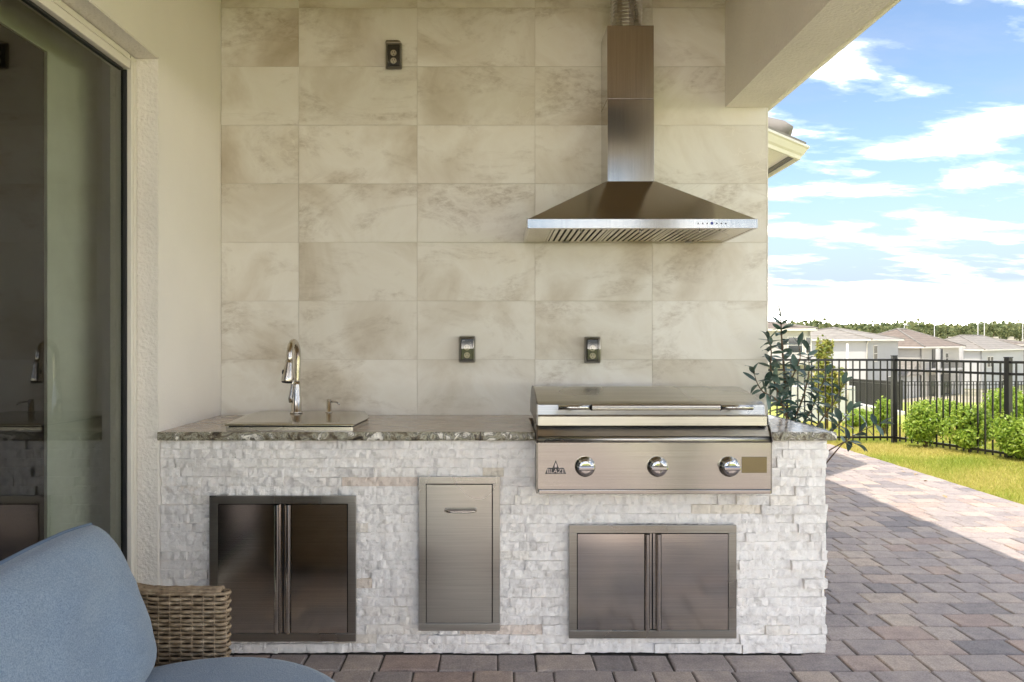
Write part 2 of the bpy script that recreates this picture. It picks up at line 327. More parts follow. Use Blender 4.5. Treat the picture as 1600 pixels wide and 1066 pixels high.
# ------------------------------------------------------------------ mesh helpers
class MB:
    def __init__(s): s.v = []; s.f = []; s.sm = []
    def add(s, vs, fs, smooth=False):
        o = len(s.v); s.v += [tuple(p) for p in vs]
        for f in fs: s.f.append(tuple(o + i for i in f)); s.sm.append(smooth)
        return s
    def box(s, x0, x1, y0, y1, z0, z1):
        p = [(x, y, z) for z in (z0, z1) for y in (y0, y1) for x in (x0, x1)]
        return s.add(p, [(0, 2, 3, 1), (4, 5, 7, 6), (0, 1, 5, 4), (2, 6, 7, 3), (0, 4, 6, 2), (1, 3, 7, 5)])
    def bbox(s, x0, x1, y0, y1, z0, z1, c=0.003):           # box with chamfered edges
        bm = bmesh.new()
        bmesh.ops.create_cube(bm, size=1.0)
        for v in bm.verts:
            v.co = Vector((x0 + (v.co.x + .5) * (x1 - x0), y0 + (v.co.y + .5) * (y1 - y0), z0 + (v.co.z + .5) * (z1 - z0)))
        bmesh.ops.bevel(bm, geom=list(bm.edges), offset=c, segments=2, affect='EDGES', profile=0.5)
        bm.verts.index_update()
        s.add([v.co.copy() for v in bm.verts], [tuple(v.index for v in f.verts) for f in bm.faces]); bm.free()
        return s
    def prism(s, poly, a, b, axis='z', smooth=False):      # polygon extruded from a to b along an axis
        def P(u, v, w): return {'z': (u, v, w), 'y': (u, w, v), 'x': (w, u, v)}[axis]
        n = len(poly); vs = [P(u, v, a) for u, v in poly] + [P(u, v, b) for u, v in poly]
        fs = [tuple(range(n))[::-1], tuple(range(n, 2 * n))] + [(i, (i + 1) % n, n + (i + 1) % n, n + i) for i in range(n)]
        return s.add(vs, fs, smooth)
    def tube(s, pts, r, seg=10, caps=True, flat=None):
        pts = [Vector(p) for p in pts]; rr = r if isinstance(r, (list, tuple)) else [r] * len(pts)
        vs, fs = [], []; up = Vector((0, 0, 1))
        for i, p in enumerate(pts):
            t = (pts[min(i + 1, len(pts) - 1)] - pts[max(i - 1, 0)]).normalized()
            if abs(t.dot(up)) > 0.95 and i == 0: up = Vector((1, 0, 0))
            a = t.cross(up)
            if a.length < 1e-4: a = t.cross(Vector((0, 1, 0)))
            a.normalize(); bb = a.cross(t); up = bb
            for k in range(seg):
                th = 2 * pi * k / seg
                vs.append(p + (a * cos(th) + bb * sin(th)) * rr[i])
        for i in range(len(pts) - 1):
            for k in range(seg):
                fs.append((i * seg + k, i * seg + (k + 1) % seg, (i + 1) * seg + (k + 1) % seg, (i + 1) * seg + k))
        s.add(vs, fs, True)
        if caps:
            o = len(s.v) - len(vs)
            s.f.append(tuple(o + k for k in range(seg))[::-1]); s.sm.append(False)
            s.f.append(tuple(o + (len(pts) - 1) * seg + k for k in range(seg))); s.sm.append(False)
        return s
    def lathe(s, prof, c, axis='z', seg=24):                # profile of (radius, height)
        vs, fs = [], []
        for r, h in prof:
            for k in range(seg):
                a, bb = r * cos(2 * pi * k / seg), r * sin(2 * pi * k / seg)
                q = {'z': (a, bb, h), 'y': (a, h, bb), 'x': (h, a, bb)}[axis]
                vs.append((c[0] + q[0], c[1] + q[1], c[2] + q[2]))
        for i in range(len(prof) - 1):
            for k in range(seg):
                fs.append((i * seg + k, i * seg + (k + 1) % seg, (i + 1) * seg + (k + 1) % seg, (i + 1) * seg + k))
        s.add(vs, fs, True); o = len(s.v) - len(vs)
        s.f.append(tuple(o + k for k in range(seg))); s.sm.append(False)
        s.f.append(tuple(o + (len(prof) - 1) * seg + k for k in range(seg))); s.sm.append(False)
        return s
    def flat(s): s.sm = [False] * len(s.f); return s
    def build(s, name, mat, parent=None, rnd=None, fix=True):
        me = bpy.data.meshes.new(name); me.from_pydata(s.v, [], s.f)
        me.polygons.foreach_set('use_smooth', s.sm)
        if rnd is not None:
            a = me.attributes.new('rnd', 'FLOAT', 'FACE')
            a.data.foreach_set('value', np.full(len(s.f), rnd, np.float32) if isinstance(rnd, (int, float)) else np.asarray(rnd, np.float32))
        if fix:
            bm = bmesh.new(); bm.from_mesh(me); bmesh.ops.recalc_face_normals(bm, faces=bm.faces); bm.to_mesh(me); bm.free()
        me.materials.append(MATS[mat]); me.update()
        o = bpy.data.objects.new(name, me); COL.objects.link(o)
        if parent: o.parent = parent
        return o
def tag(o, label=None, cat=None, group=None, kind=None):
    if label: o['label'] = label
    if cat: o['category'] = cat
    if group: o['group'] = group
    if kind: o['kind'] = kind
    return o
def thing(name, label, cat, group=None):
    o = bpy.data.objects.new(name, None); COL.objects.link(o); o.empty_display_size = 0.1
    return tag(o, label, cat, group)
def raw_mesh(name, verts, faces, mat, rnd=None, parent=None, smooth=False):
    me = bpy.data.meshes.new(name)
    nv, nf = len(verts), len(faces); k = faces.shape[1]
    me.vertices.add(nv); me.vertices.foreach_set('co', verts.astype(np.float32).ravel())
    me.loops.add(nf * k); me.loops.foreach_set('vertex_index', faces.astype(np.int32).ravel())
    me.polygons.add(nf); me.polygons.foreach_set('loop_start', np.arange(0, nf * k, k, dtype=np.int32))
    if smooth: me.polygons.foreach_set('use_smooth', np.ones(nf, bool))
    if rnd is not None:
        a = me.attributes.new('rnd', 'FLOAT', 'FACE'); a.data.foreach_set('value', np.asarray(rnd, np.float32))
    me.update(calc_edges=True); me.materials.append(MATS[mat])
    o = bpy.data.objects.new(name, me); COL.objects.link(o)
    if parent: o.parent = parent
    return o

YB = F / 306.0          # tiled wall face
YF = 3.20               # counter front
ZT = 0.925              # counter top

# ------------------------------------------------------------------ terrain
def tz(x, y):
    ys = [-60, 4, 10, 12, 32, 46, 80, 170, 300, 420, 700, 1500]; zs = [-.03, -.03, -.14, -.2, -1.85, -2.4, -5.5, -6.0, -1.0, 3.0, 4.0, 5.0]
    return float(np.interp(y, ys, zs))
PATIO = (-7.5, 4.2, -7.0, 9.7)
xs = sorted(set([-400, -150, -60, -20, -9, -7.4, 0, 2, 4.0, 4.19, 4.3] + list(np.arange(5, 20, 1.0)) + list(np.arange(22, 80, 4)) + [100, 150, 250, 400, 700]))
ys = sorted(set([-300, -120, -60, -30, -12, -7.2, -7.01, -6.9, -3.0, 0, 4, 9.5, 9.69, 9.8] + list(np.arange(10.5, 20, 1)) + list(np.arange(20, 100, 5)) + [110, 130, 170, 200, 250, 300, 350, 420, 500, 700, 1000, 1500]))
V = []; Fc = []
for y in ys:
    for x in xs:
        inside = PATIO[0] < x < PATIO[1] and PATIO[2] < y < PATIO[3]
        V.append((x, y, -0.16 if inside else tz(x, y)))
nx = len(xs)
for j in range(len(ys) - 1):
    for i in range(nx - 1): Fc.append((j * nx + i, j * nx + i + 1, (j + 1) * nx + i + 1, (j + 1) * nx + i))
g = raw_mesh('lawn_ground', np.array(V), np.array(Fc), 'lawn', smooth=False)
tag(g, kind='structure')

# ------------------------------------------------------------------ patio of laid pavers
patio = MB().box(PATIO[0], PATIO[1], PATIO[2], PATIO[3], -0.12, -0.011).build('patio', 'joint_sand')
tag(patio, kind='structure')
pv = []
row = 0; y = PATIO[2]
RH = 0.157
y = YF - RH * 65
while y < PATIO[3] - 0.1:
    x = PATIO[0] + random.uniform(-.2, 0)
    while x < PATIO[1] - 0.05:
        w = random.choice((0.157, 0.157, 0.157, 0.235, 0.235))
        x1 = min(x + w, PATIO[1]);  x0 = max(x, PATIO[0])
        if PATIO[1] - x1 < 0.08: x1 = PATIO[1]
        if x1 - x0 > 0.04: pv.append((x0, x1, y, y + RH))
        x = x1
    y += RH; row += 1
def paver_geo(mb, x0, x1, y0, y1):
    j = 0.0025
    q = lambda: random.uniform(-.003, .003)
    c = [(x0 + j + q(), y0 + j + q()), (x1 - j + q(), y0 + j + q()), (x1 - j + q(), y1 - j + q()), (x0 + j + q(), y1 - j + q())]
    mxx, mxy = (x0 + x1) / 2, (y0 + y1) / 2
    tilt = (random.uniform(-.01, .01), random.uniform(-.01, .01)); h = random.uniform(-.004, .001)
    def ring(inset, z):
        out = []
        for cx_, cy_ in c:
            px_ = cx_ + (inset if cx_ < mxx else -inset); py_ = cy_ + (inset if cy_ < mxy else -inset)
            out.append((px_, py_, z + h + (px_ - mxx) * tilt[0] + (py_ - mxy) * tilt[1]))
        return out
    vs = ring(0, -0.05) + ring(0.0005, -0.007) + ring(0.003, -0.0022) + ring(0.0075, 0.0)
    fs = [(12, 13, 14, 15)]
    for k in range(3):
        for i in range(4): fs.append((k * 4 + i, k * 4 + (i + 1) % 4, (k + 1) * 4 + (i + 1) % 4, (k + 1) * 4 + i))
    mb.add(vs, fs)
    return len(fs)
def vis_area(p):
    x0, x1, y0, y1 = p; yc = (y0 + y1) / 2; xc = (x0 + x1) / 2
    if yc < 2.6: return 0
    px = 775 + xc * F / yc; py = 531 + EYE * F / yc
    if px < 230 or px > 1640 or py > 1090: return 0
    if yc > YF - .02 and px < 1290: return 0
    return (x1 - x0) * (y1 - y0) * F * F * EYE / yc ** 3
pv.sort(key=vis_area, reverse=True)
rest = MB(); rr = []
for i, p in enumerate(pv):
    if p[3] > YF + 0.15 and p[1] < 1.3 and p[0] > -1.4: 
        if p[2] < YB + 0.3: continue
    tone = random.random()
    if i < 295 and vis_area(p) > 0:
        mb = MB(); paver_geo(mb, *p); mb.build('paver', 'paver', patio, rnd=tone, fix=False)
    else:
        k = paver_geo(rest, *p); rr += [tone] * k
tag(rest.build('paver_field', 'paver', patio, rnd=rr, fix=False), kind='stuff')

# ------------------------------------------------------------------ house shell round the porch
YEND = 0.75
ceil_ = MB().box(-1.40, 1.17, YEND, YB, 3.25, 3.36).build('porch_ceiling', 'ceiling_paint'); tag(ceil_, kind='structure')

wall = thing('house_wall', 'cream stucco house wall with deep opening for sliding glass door', 'wall')
poly = [(YEND, -.05), (.95, -.05), (.95, 2.485), (YF, 2.485), (YF, -.05), (YB + .25, -.05), (YB + .25, 3.36), (YEND, 3.36)]
MB().prism(poly, -1.605, -1.405, 'x').build('wall_face', 'stucco_fine', wall)
rv = MB()
rv.box(-1.604, -1.406, YF - .006, YF - .001, -.04, 2.478)
rv.box(-1.604, -1.406, .955, YF - .008, 2.479, 2.484)
rv.build('reveal_band', 'stucco', wall)

door = thing('sliding_glass_door', 'tall sliding glass door with almond frame in stucco wall', 'door')
fr = MB()
fr.bbox(-1.56, -1.493, YF - .054, YF - .008, 0.0, 2.475, .003)
fr.bbox(-1.558, -1.487, YF - .030, YF - .024, 0.0, 2.455, .001)
fr.build('jamb', 'frame_almond', door)
hd = MB()
hd.bbox(-1.56, -1.493, .96, YF - .064, 2.415, 2.475, .003); hd.bbox(-1.558, -1.486, .96, YF - .064, 2.447, 2.453, .001)
hd.build('head_frame', 'frame_almond', door)
MB().bbox(-1.56, -1.493, .96, YF - .064, 0.0, .04, .003).build('sill', 'frame_almond', door)
MB().bbox(-1.56, -1.493, .96, 1.02, .042, 2.413, .003).build('jamb', 'frame_almond', door)
gs = MB(); gs.box(-1.532, -1.510, YF - .0625, YF - .055, .042, 2.413); gs.box(-1.532, -1.515, 1.021, YF - .079, 2.404, 2.413)
gs.build('gasket', 'gasket', door)
MB().add([(-1.522, 1.022, .042), (-1.522, YF - .063, .042), (-1.522, YF - .063, 2.403), (-1.522, 1.022, 2.403)], [(0, 1, 2, 3)]).build('pane', 'door_glass', door)

# the room behind the glass
room = thing('interior_room', 'dim room with grey green wall seen behind the sliding glass', 'room')
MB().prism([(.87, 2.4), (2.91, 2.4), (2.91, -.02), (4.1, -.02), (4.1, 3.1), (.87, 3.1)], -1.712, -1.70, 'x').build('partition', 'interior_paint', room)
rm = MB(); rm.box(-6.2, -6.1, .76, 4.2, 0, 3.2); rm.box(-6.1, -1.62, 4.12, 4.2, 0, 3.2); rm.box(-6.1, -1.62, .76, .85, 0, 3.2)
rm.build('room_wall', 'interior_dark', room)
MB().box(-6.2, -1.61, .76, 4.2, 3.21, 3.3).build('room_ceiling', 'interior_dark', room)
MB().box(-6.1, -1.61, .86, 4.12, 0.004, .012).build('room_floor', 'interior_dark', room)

# tiled wall, each tile its own piece
tw = thing('tiled_wall', 'wall of large beige stone look tiles behind the outdoor kitchen', 'wall')
MB().box(-1.404, 1.382, YB + .0012, YB + .25, 0, 3.249).build('wall_core', 'grout', tw)
MB().bbox(1.3825, 1.3895, YB - .001, YB + .25, 0, 2.494, .001).build('edge_trim', 'trim_white', tw)
jx = [-1.4035, -1.0065, -.402, .199, .797, 1.382]; jz = [0.909 + .299 * k for k in range(9)]
jz[0] = 0.60; jz[-1] = 3.248; jz.insert(1, .909); jz = sorted(set(round(v, 4) for v in jz))
for a, b2 in zip(jx, jx[1:]):
    for c, d in zip(jz, jz[1:]):
        o = MB().bbox(-(b2 - a) / 2 + .0010, (b2 - a) / 2 - .0010, 0, .009, -(d - c) / 2 + .0010, (d - c) / 2 - .0010, .0006).build('tile', 'tile', tw)
        o.location = ((a + b2) / 2, YB - .002 + random.uniform(-.0006, .0006), (c + d) / 2)

beam = thing('porch_beam', 'deep cream stucco beam along the open side of the porch', 'beam')
MB().prism([(1.17, 2.495), (1.385, 2.495), (1.385, 3.36), (1.17, 3.36)], YEND, YB - .0035, 'y').build('beam_body', 'stucco', beam)
post = thing('porch_column', 'square cream stucco column holding the open front corner of the porch', 'column')
MB().bbox(1.165, 1.39, YEND - .02, YEND + .21, -.01, 2.493, .008).build('shaft', 'stucco', post)

# roof edge: swept gutter, soffit and roof with a 45 degree corner
roof = thing('house_roof', 'cream gutter and soffit of tile roof projecting past the tiled wall', 'roof')
path = [(-9.0, .25), (1.98, .25), (1.98, 6.25), (2.80, 7.07), (2.80, 15.0)]
def offs(path, o):
    out = []
    for i, p in enumerate(path):
        p = Vector(p)
        d0 = (p - Vector(path[i - 1])).normalized() if i > 0 else None
        d1 = (Vector(path[i + 1]) - p).normalized() if i < len(path) - 1 else None
        nrm = lambda d: Vector((d.y, -d.x))
        if d0 is None: out.append(p + nrm(d1) * o)
        elif d1 is None: out.append(p + nrm(d0) * o)
        else:
            mm = (nrm(d0) + nrm(d1)).normalized(); out.append(p + mm * (o / mm.dot(nrm(d0))))
    return out
def sweep(prof, closed=True):
    mb = MB(); cols = [offs(path, o) for o, z in prof]; m_ = len(path); vs = []; fs = []
    for (o, z), c in zip(prof, cols): vs += [(p.x, p.y, z) for p in c]
    k = len(prof)
    for i in range(k if closed else k - 1):
        j = (i + 1) % k
        for s_ in range(m_ - 1): fs.append((i * m_ + s_, i * m_ + s_ + 1, j * m_ + s_ + 1, j * m_ + s_))
    return mb.add(vs, fs)
sweep([(-.022, 2.967), (0, 2.967), (.012, 2.995), (.03, 3.01), (.06, 3.055), (.075, 3.065), (.075, 3.085), (-.022, 3.085)]).build('gutter', 'trim_white', roof)
sweep([(-.594, 3.03), (-.0225, 3.03), (-.0225, 3.05), (-.594, 3.05)]).build('soffit', 'stucco', roof)
sweep([(-.060, 3.0), (-.0228, 3.0), (-.0228, 3.029), (-.060, 3.029)]).build('soffit_shade_strip', 'roof_shade', roof)  # dark strip painted in as the shadowed soffit line behind the gutter
sweep([(.045, 3.088), (.05, 3.12), (-2.4, 4.0), (-5.0, 4.95), (-5.0, 4.9), (-2.4, 3.95)]).build('roof_slope', 'roof_grey', roof)
h0, h1 = offs(path, -.10)[3], offs(path, -2.3)[3]
MB().tube([(h0.x, h0.y, 3.16), (h0.x * .97 + h1.x * .03, h0.y * .97 + h1.y * .03, 3.19), (h1.x, h1.y, 4.0)], [.13, .155, .155], 16).build('hip_cap', 'roof_grey', roof)
wing = thing('house_wing', 'cream stucco wing of the house behind the tiled wall', 'building')
ow = offs(path, -.60)
MB().prism([(-1.4, YB + .252), (1.384, YB + .252)] + [(p.x, p.y) for p in ow[2:]] + [(-1.4, 15.0)], -.05, 3.028).build('wall_face', 'stucco_fine', wing)

# ------------------------------------------------------------------ the counter
counter = thing('outdoor_kitchen_counter', 'outdoor kitchen counter clad in white split face stone with granite top', 'counter')
GX0, GX1 = 0.165, 1.108                      # grill bay
core = [(-1.402, 0), (1.366, 0), (1.366, .891), (GX1 + .006, .891), (GX1 + .006, .68), (GX0 - .006, .68), (GX0 - .006, .891), (-1.402, .891)]
MB().prism(core, YF + .03, YB - .004, 'y').build('counter_core', 'mortar', counter)
top = [(-1.403, 3.192), (GX0 - .004, 3.192), (GX0 - .004, 3.775), (GX1 + .004, 3.775), (GX1 + .004, 3.192), (1.400, 3.192), (1.400, YB - .004), (-1.403, YB - .004)]
MB().prism(top, .893, ZT, 'z').build('countertop', 'granite', counter)
def chipped_edge(x0, x1, ynormal=True, fixed=0):
    nx_ = int((x1 - x0) / .006); nz = 6; vs = []; fs = []
    for k in range(nz + 1):
        for i in range(nx_ + 1):
            u = x0 + (x1 - x0) * i / nx_; z = .891 + (ZT + .0008 - .891) * k / nz
            a = noise.noise((u * 38, z * 60, 1.3)) * .007 + noise.noise((u * 110, z * 130, 4.0)) * .004
            edge = 0.006 * (abs(k / nz * 2 - 1) ** 3)
            o_ = .012 + a - edge
            vs.append((u, 3.1915 - o_, z) if ynormal else (fixed + o_, u, z))
    for k in range(nz):
        for i in range(nx_): fs.append((k * (nx_ + 1) + i, k * (nx_ + 1) + i + 1, (k + 1) * (nx_ + 1) + i + 1, (k + 1) * (nx_ + 1) + i))
    o0 = len(vs)
    for k in (0, nz):                      # return to the slab, top and bottom
        st = len(vs)
        for i in range(nx_ + 1):
            u = x0 + (x1 - x0) * i / nx_; z = vs[k * (nx_ + 1)][2]
            vs.append((u, 3.1925, z) if ynormal else (fixed - .001, u, z))
        for i in range(nx_): fs.append((k * (nx_ + 1) + i, k * (nx_ + 1) + i + 1, st + i + 1, st + i))
    return MB().add(vs, fs, True)
chipped_edge(-1.403, GX0 - .004).build('chipped_edge', 'granite_edge', counter)
chipped_edge(GX1 + .004, 1.412).build('chipped_edge', 'granite_edge', counter)
chipped_edge(3.192, YB - .004, False, 1.4005).build('chipped_edge', 'granite_edge', counter)

# built-in fronts (outer rectangles in metres on the stone face)
YD = 3.178
def rect(px0, px1, py0, py1, d=YD): return (X_at(px0, d), X_at(px1, d), Z_at(py1, d), Z_at(py0, d))
R_L = rect(327, 556, 775, 1003); R_T = rect(654, 781, 745, 986); R_R = rect(889, 1151, 821, 998)
R_G = (GX0, GX1, .70, .95)
def hidden(x0, x1, z0, z1):
    for a, b2, c, d in (R_L, R_T, R_R, R_G):
        if x0 > a + .004 and x1 < b2 - .004 and z0 > c + .004 and z1 < d - .004: return True
    return False
def stone_geo(mb, u0, u1, z0, z1, proud, seed, P):
    L = u1 - u0; nx_ = max(3, int(L / .0095)); nz = 4
    vs = []; fs = []
    tiltx = random.uniform(-.05, .05); tiltz = random.uniform(-.12, .12)
    for k in range(nz + 1):
        for i in range(nx_ + 1):
            u = u0 + .0005 + (L - .001) * i / nx_; z = z0 + .0005 + (z1 - z0 - .001) * k / nz
            a = (noise.noise((u * 22 + seed, z * 16, seed * .37), noise_basis='VORONOI_F2F1') - .3) * .0065 + noise.noise((u * 60, z * 40 + seed, seed)) * .003
            a += tiltx * (u - (u0 + u1) / 2) * .5 + tiltz * (z - (z0 + z1) / 2) * .6
            eu = min(i, nx_ - i) == 0; ez = min(k, nz - k) == 0
            if eu or ez: a -= .0006 + .0012 * random.random()
            vs.append(P(u, proud + a, z))
    w = nx_ + 1
    for k in range(nz):
        for i in range(nx_): fs.append((k * w + i, k * w + i + 1, (k + 1) * w + i + 1, (k + 1) * w + i))
    border = [i for i in range(w)] + [k * w + nx_ for k in range(1, nz + 1)] + [nz * w + i for i in range(nx_ - 1, -1, -1)] + [k * w for k in range(nz - 1, 0, -1)]
    st = len(vs)
    for bi in border:
        k, i = divmod(bi, w)
        u = u0 + .0005 + (L - .001) * i / nx_; z = z0 + .0005 + (z1 - z0 - .001) * k / nz
        vs.append(P(u, -.004, z))
    nb = len(border)
    for q in range(nb): fs.append((border[q], border[(q + 1) % nb], st + (q + 1) % nb, st + q))
    mb.add(vs, fs)
    return len(fs)
NR = 23; SH = .8905 / NR
stones = []
for r_ in range(NR):
    x = -1.402
    while x < 1.372:
        L = random.choice((.05, .08, .11, .15, .20, .25, .30)) * random.uniform(.85, 1.15)
        x1 = x + L
        if 1.372 - x1 < .05: x1 = 1.372 + random.uniform(-.002, .012)
        if not hidden(x, x1, r_ * SH, (r_ + 1) * SH): stones.append((x, x1, r_))
        x = x1
stones.sort(key=lambda s_: s_[1] - s_[0], reverse=True)
rest = MB(); rr = []
for i, (x0, x1, r_) in enumerate(stones):
    tone = random.random(); proud = random.choice((.020, .025, .028, .030, .034, .039)) + random.uniform(-.002, .002)
    # the corner wants to sit flush under the door flanges
    for a, b2, c, d in (R_L, R_T, R_R, R_G):
        if x1 > a - .002 and x0 < b2 + .002 and (r_ + 1) * SH > c - .002 and r_ * SH < d + .002: proud = min(proud, .027)
    P = lambda u, o_, z: (u, YF + .03 - o_, z)
    if i < 298:
        mb = MB(); stone_geo(mb, x0, x1, r_ * SH, (r_ + 1) * SH, proud, random.uniform(0, 50), P); mb.build('stone', 'ledger_stone', counter, rnd=tone, fix=False)
    else:
        rr += [tone] * stone_geo(rest, x0, x1, r_ * SH, (r_ + 1) * SH, proud, random.uniform(0, 50), P)
tag(rest.build('short_stones', 'ledger_stone', counter, rnd=rr, fix=False), kind='stuff')
side = MB(); rr = []
for r_ in range(NR):                                     # the end of the counter
    y = YF + .008
    while y < YB - .01:
        y1 = y + random.uniform(.08, .24)
        if YB - .01 - y1 < .06: y1 = YB - .006
        rr += [random.random()] * stone_geo(side, y, y1, r_ * SH, (r_ + 1) * SH, random.choice((.006, .012, .018, .024)), random.uniform(0, 50), lambda u, o_, z: (1.366 + o_, u, z))
        y = y1
tag(side.build('end_stones', 'ledger_stone', counter, rnd=rr, fix=False), kind='stuff')

# ------------------------------------------------------------------ access doors and drawer
def ring(x0, x1, z0, z1, w, y0, y1):
    mb = MB()
    mb.bbox(x0, x1, y0, y1, z1 - w, z1, .0015); mb.bbox(x0, x1, y0, y1, z0, z0 + w, .0015)
    mb.bbox(x0, x0 + w, y0 + .0004, y1, z0 + w, z1 - w, .0012); mb.bbox(x1 - w, x1, y0 + .0004, y1, z0 + w, z1 - w, .0012)
    return mb
def panel(mb, x0, x1, z0, z1, y, bulge=.0005, nx_=12, nz=16):       # thin sheet with a slight oil-can bulge
    vs = []; fs = []
    for k in range(nz + 1):
        for i in range(nx_ + 1):
            u, v = i / nx_, k / nz
            o_ = bulge * (1 - (2 * u - 1) ** 2) * (1 - (2 * v - 1) ** 4)
            vs.append((x0 + (x1 - x0) * u, y - o_, z0 + (z1 - z0) * v))
    w = nx_ + 1
    for k in range(nz):
        for i in range(nx_): fs.append((k * w + i, k * w + i + 1, (k + 1) * w + i + 1, (k + 1) * w + i))
    mb.add(vs, fs, True)
    bd = list(range(w)) + [k * w + nx_ for k in range(1, nz + 1)] + [nz * w + i for i in range(nx_ - 1, -1, -1)] + [k * w for k in range(nz - 1, 0, -1)]
    st = len(vs); base = len(mb.v) - len(vs)
    nb = len(bd)
    for bi in bd: mb.v.append(vs[bi])
    for bi in bd: mb.v.append((vs[bi][0], y + .012, vs[bi][2]))
    for q in range(nb): mb.f.append((base + st + q, base + st + (q + 1) % nb, base + st + nb + (q + 1) % nb, base + st + nb + q)); mb.sm.append(False)
    return mb
def double_door(name, rc, label, group):
    x0, x1, z0, z1 = rc; t = thing(name, label, 'cabinet doors', group)
    w = .033
    MB().box(x0 + .004, x1 - .004, YD + .016, YF + .024, z0 + .004, z1 - .004).build('liner', 'dark_slot', t)
    ring(x0, x1, z0, z1, w, YD, YD + .0145).build('frame', 'steel_frame', t)
    xm = (x0 + x1) / 2; g_ = .003; hw = .034
    for s_ in (-1, 1):
        a, b2 = (x0 + w + g_, xm - hw - .002) if s_ < 0 else (xm + hw + .002, x1 - w - g_)
        d_ = panel(MB(), a, b2, z0 + w + g_, z1 - w - g_, YD - .001).build('door', 'steel_door', t)
        # pull: a folded channel running the full height of the meeting edge
        hx0, hx1 = (xm - hw, xm - .002) if s_ < 0 else (xm + .002, xm + hw)
        prof = []
        for k in range(9):
            a_ = pi * k / 8
            prof.append(((hx0 if s_ < 0 else hx1) + (-s_) * (.011 - .011 * cos(a_)), YD - .002 - .014 * sin(a_)))
        e_ = prof[-1][0]
        prof += [(e_ + (-s_) * .002, YD + .008), (hx1 - .001 if s_ < 0 else hx0 + .001, YD + .008), (hx1 - .001 if s_ < 0 else hx0 + .001, YD + .012), (hx0 if s_ < 0 else hx1, YD + .012)]
        MB().prism(prof, z0 + w + g_, z1 - w - g_, 'z').build('handle', 'steel_door', d_)
    return t
double_door('cabinet_doors', R_L, 'square stainless steel double cabinet doors beside wicker armchair', 'stainless cabinet doors')
double_door('cabinet_doors', R_R, 'wide low stainless steel double cabinet doors under the grill', 'stainless cabinet doors')
tr = thing('trash_drawer', 'tall narrow brushed steel drawer with small bar handle', 'drawer')
x0, x1, z0, z1 = R_T
MB().box(x0 + .004, x1 - .004, YD + .016, YF + .024, z0 + .004, z1 - .004).build('liner', 'dark_slot', tr)
ring(x0, x1, z0, z1, .030, YD, YD + .0145).build('frame', 'steel_drawer', tr)
df = panel(MB(), x0 + .0335, x1 - .0335, z0 + .0335, z1 - .0335, YD - .001, .0005).build('drawer_front', 'steel_drawer', tr)
hx0, hx1, hz = X_at(695, YD), X_at(745, YD), Z_at(797, YD)
pts = [(hx0 + .004, YD - .002, hz + .004), (hx0 + .004, YD - .022, hz + .002), (hx0 + .014, YD - .032, hz)] + [(hx0 + .014 + (hx1 - hx0 - .028) * k / 6, YD - .034, hz - .001) for k in range(1, 6)] + [(hx1 - .014, YD - .032, hz), (hx1 - .004, YD - .022, hz + .002), (hx1 - .004, YD - .002, hz + .004)]
MB().tube(pts, .0052, 10).build('handle', 'nickel', df)

# ------------------------------------------------------------------ grill
gr = thing('gas_grill', 'built-in stainless steel gas grill with closed lid and three knobs', 'grill')
YP = 3.095                                   # control panel face
zb, zt = Z_at(772, YP), Z_at(692, YP)
MB().box(GX0 + .012, GX1 - .012, 3.24, 3.76, .692, .93).build('firebox', 'steel_dark', gr)
cp = MB()
cp.prism([(YP, zb + .020), (YP, zt), (YP + .02, zt + .006), (3.225, zt + .006), (3.225, zb + .020)], GX0 + .004, GX1, 'x')
cpo = cp.build('control_panel', 'steel_panel', gr)
MB().bbox(GX0 + .006, GX1 - .001, YP - .006, 3.20, zb, zb + .0185, .003).build('drip_rail', 'steel_panel', gr)
MB().prism([(YP - .0015, zb + .002), (YP - .0015, zt - .001), (YP - .016, zt + .012), (YP + .008, zt + .05), (YP + .025, .962), (3.30, .962), (3.30, zb + .002)], GX0 - .002, GX0 + .0035, 'x').build('side_plate', 'steel_dark', gr)
MB().prism([(YP - .0015, zb + .002), (YP - .0015, zt - .001), (YP - .016, zt + .012), (YP + .008, zt + .05), (YP + .025, .962), (3.30, .962), (3.30, zb + .002)], GX1 + .0005, GX1 + .0035, 'x').build('side_plate', 'steel_dark', gr)
vt = MB()
for k in range(5):
    vt.box(GX0 - .0035, GX0 - .0022, 3.112 + .0, 3.15, zt + .010 + k * .008, zt + .013 + k * .008)
vt.build('vent_slots', 'dark_slot', gr)
MB().tube([(GX0 + .0045, YP + .006, zt + .012), (GX1 - .0005, YP + .006, zt + .012)], .0135, 18).build('front_rail', 'steel_lid', gr)
MB().prism([(YP + .012, zt + .026), (YP + .004, zt + .026), (YP + .030, .957), (3.24, .957), (3.24, zt + .02), (YP + .02, zt + .012)], GX0 + .0045, GX1 - .0005, 'x').build('sloped_ledge', 'steel_lid', gr)
# lid
def lid_pt(u): return u
lp = [(3.106, .962), (3.106, .998), (3.112, 1.001), (3.130, 1.004), (3.138, 1.043), (3.16, 1.052)]
for k in range(1, 13):
    t_ = k / 12; lp.append((3.16 + .36 * t_, 1.052 + .043 * sin(t_ * pi / 2)))
lp += [(3.58, 1.088), (3.66, 1.06), (3.72, 1.01), (3.74, .962)]
LX0, LX1 = GX0 + .006, GX1 - .012
lidm = MB()
vs = [(LX0, a, b2) for a, b2 in lp] + [(LX1, a, b2) for a, b2 in lp]; k = len(lp)
lidm.add(vs, [(i, i + 1, k + i + 1, k + i) for i in range(4)], False)
lidm.add(vs, [(i, i + 1, k + i + 1, k + i) for i in range(4, k - 1)], True)
lidm.add(vs, [tuple(range(k)), tuple(range(k, 2 * k))], False)
lid = lidm.build('lid', 'steel_lid', gr)
lp2 = [(3.128, .963)] + [(a, b2 + .004) for a, b2 in lp[4:-1]] + [(3.735, .963)]
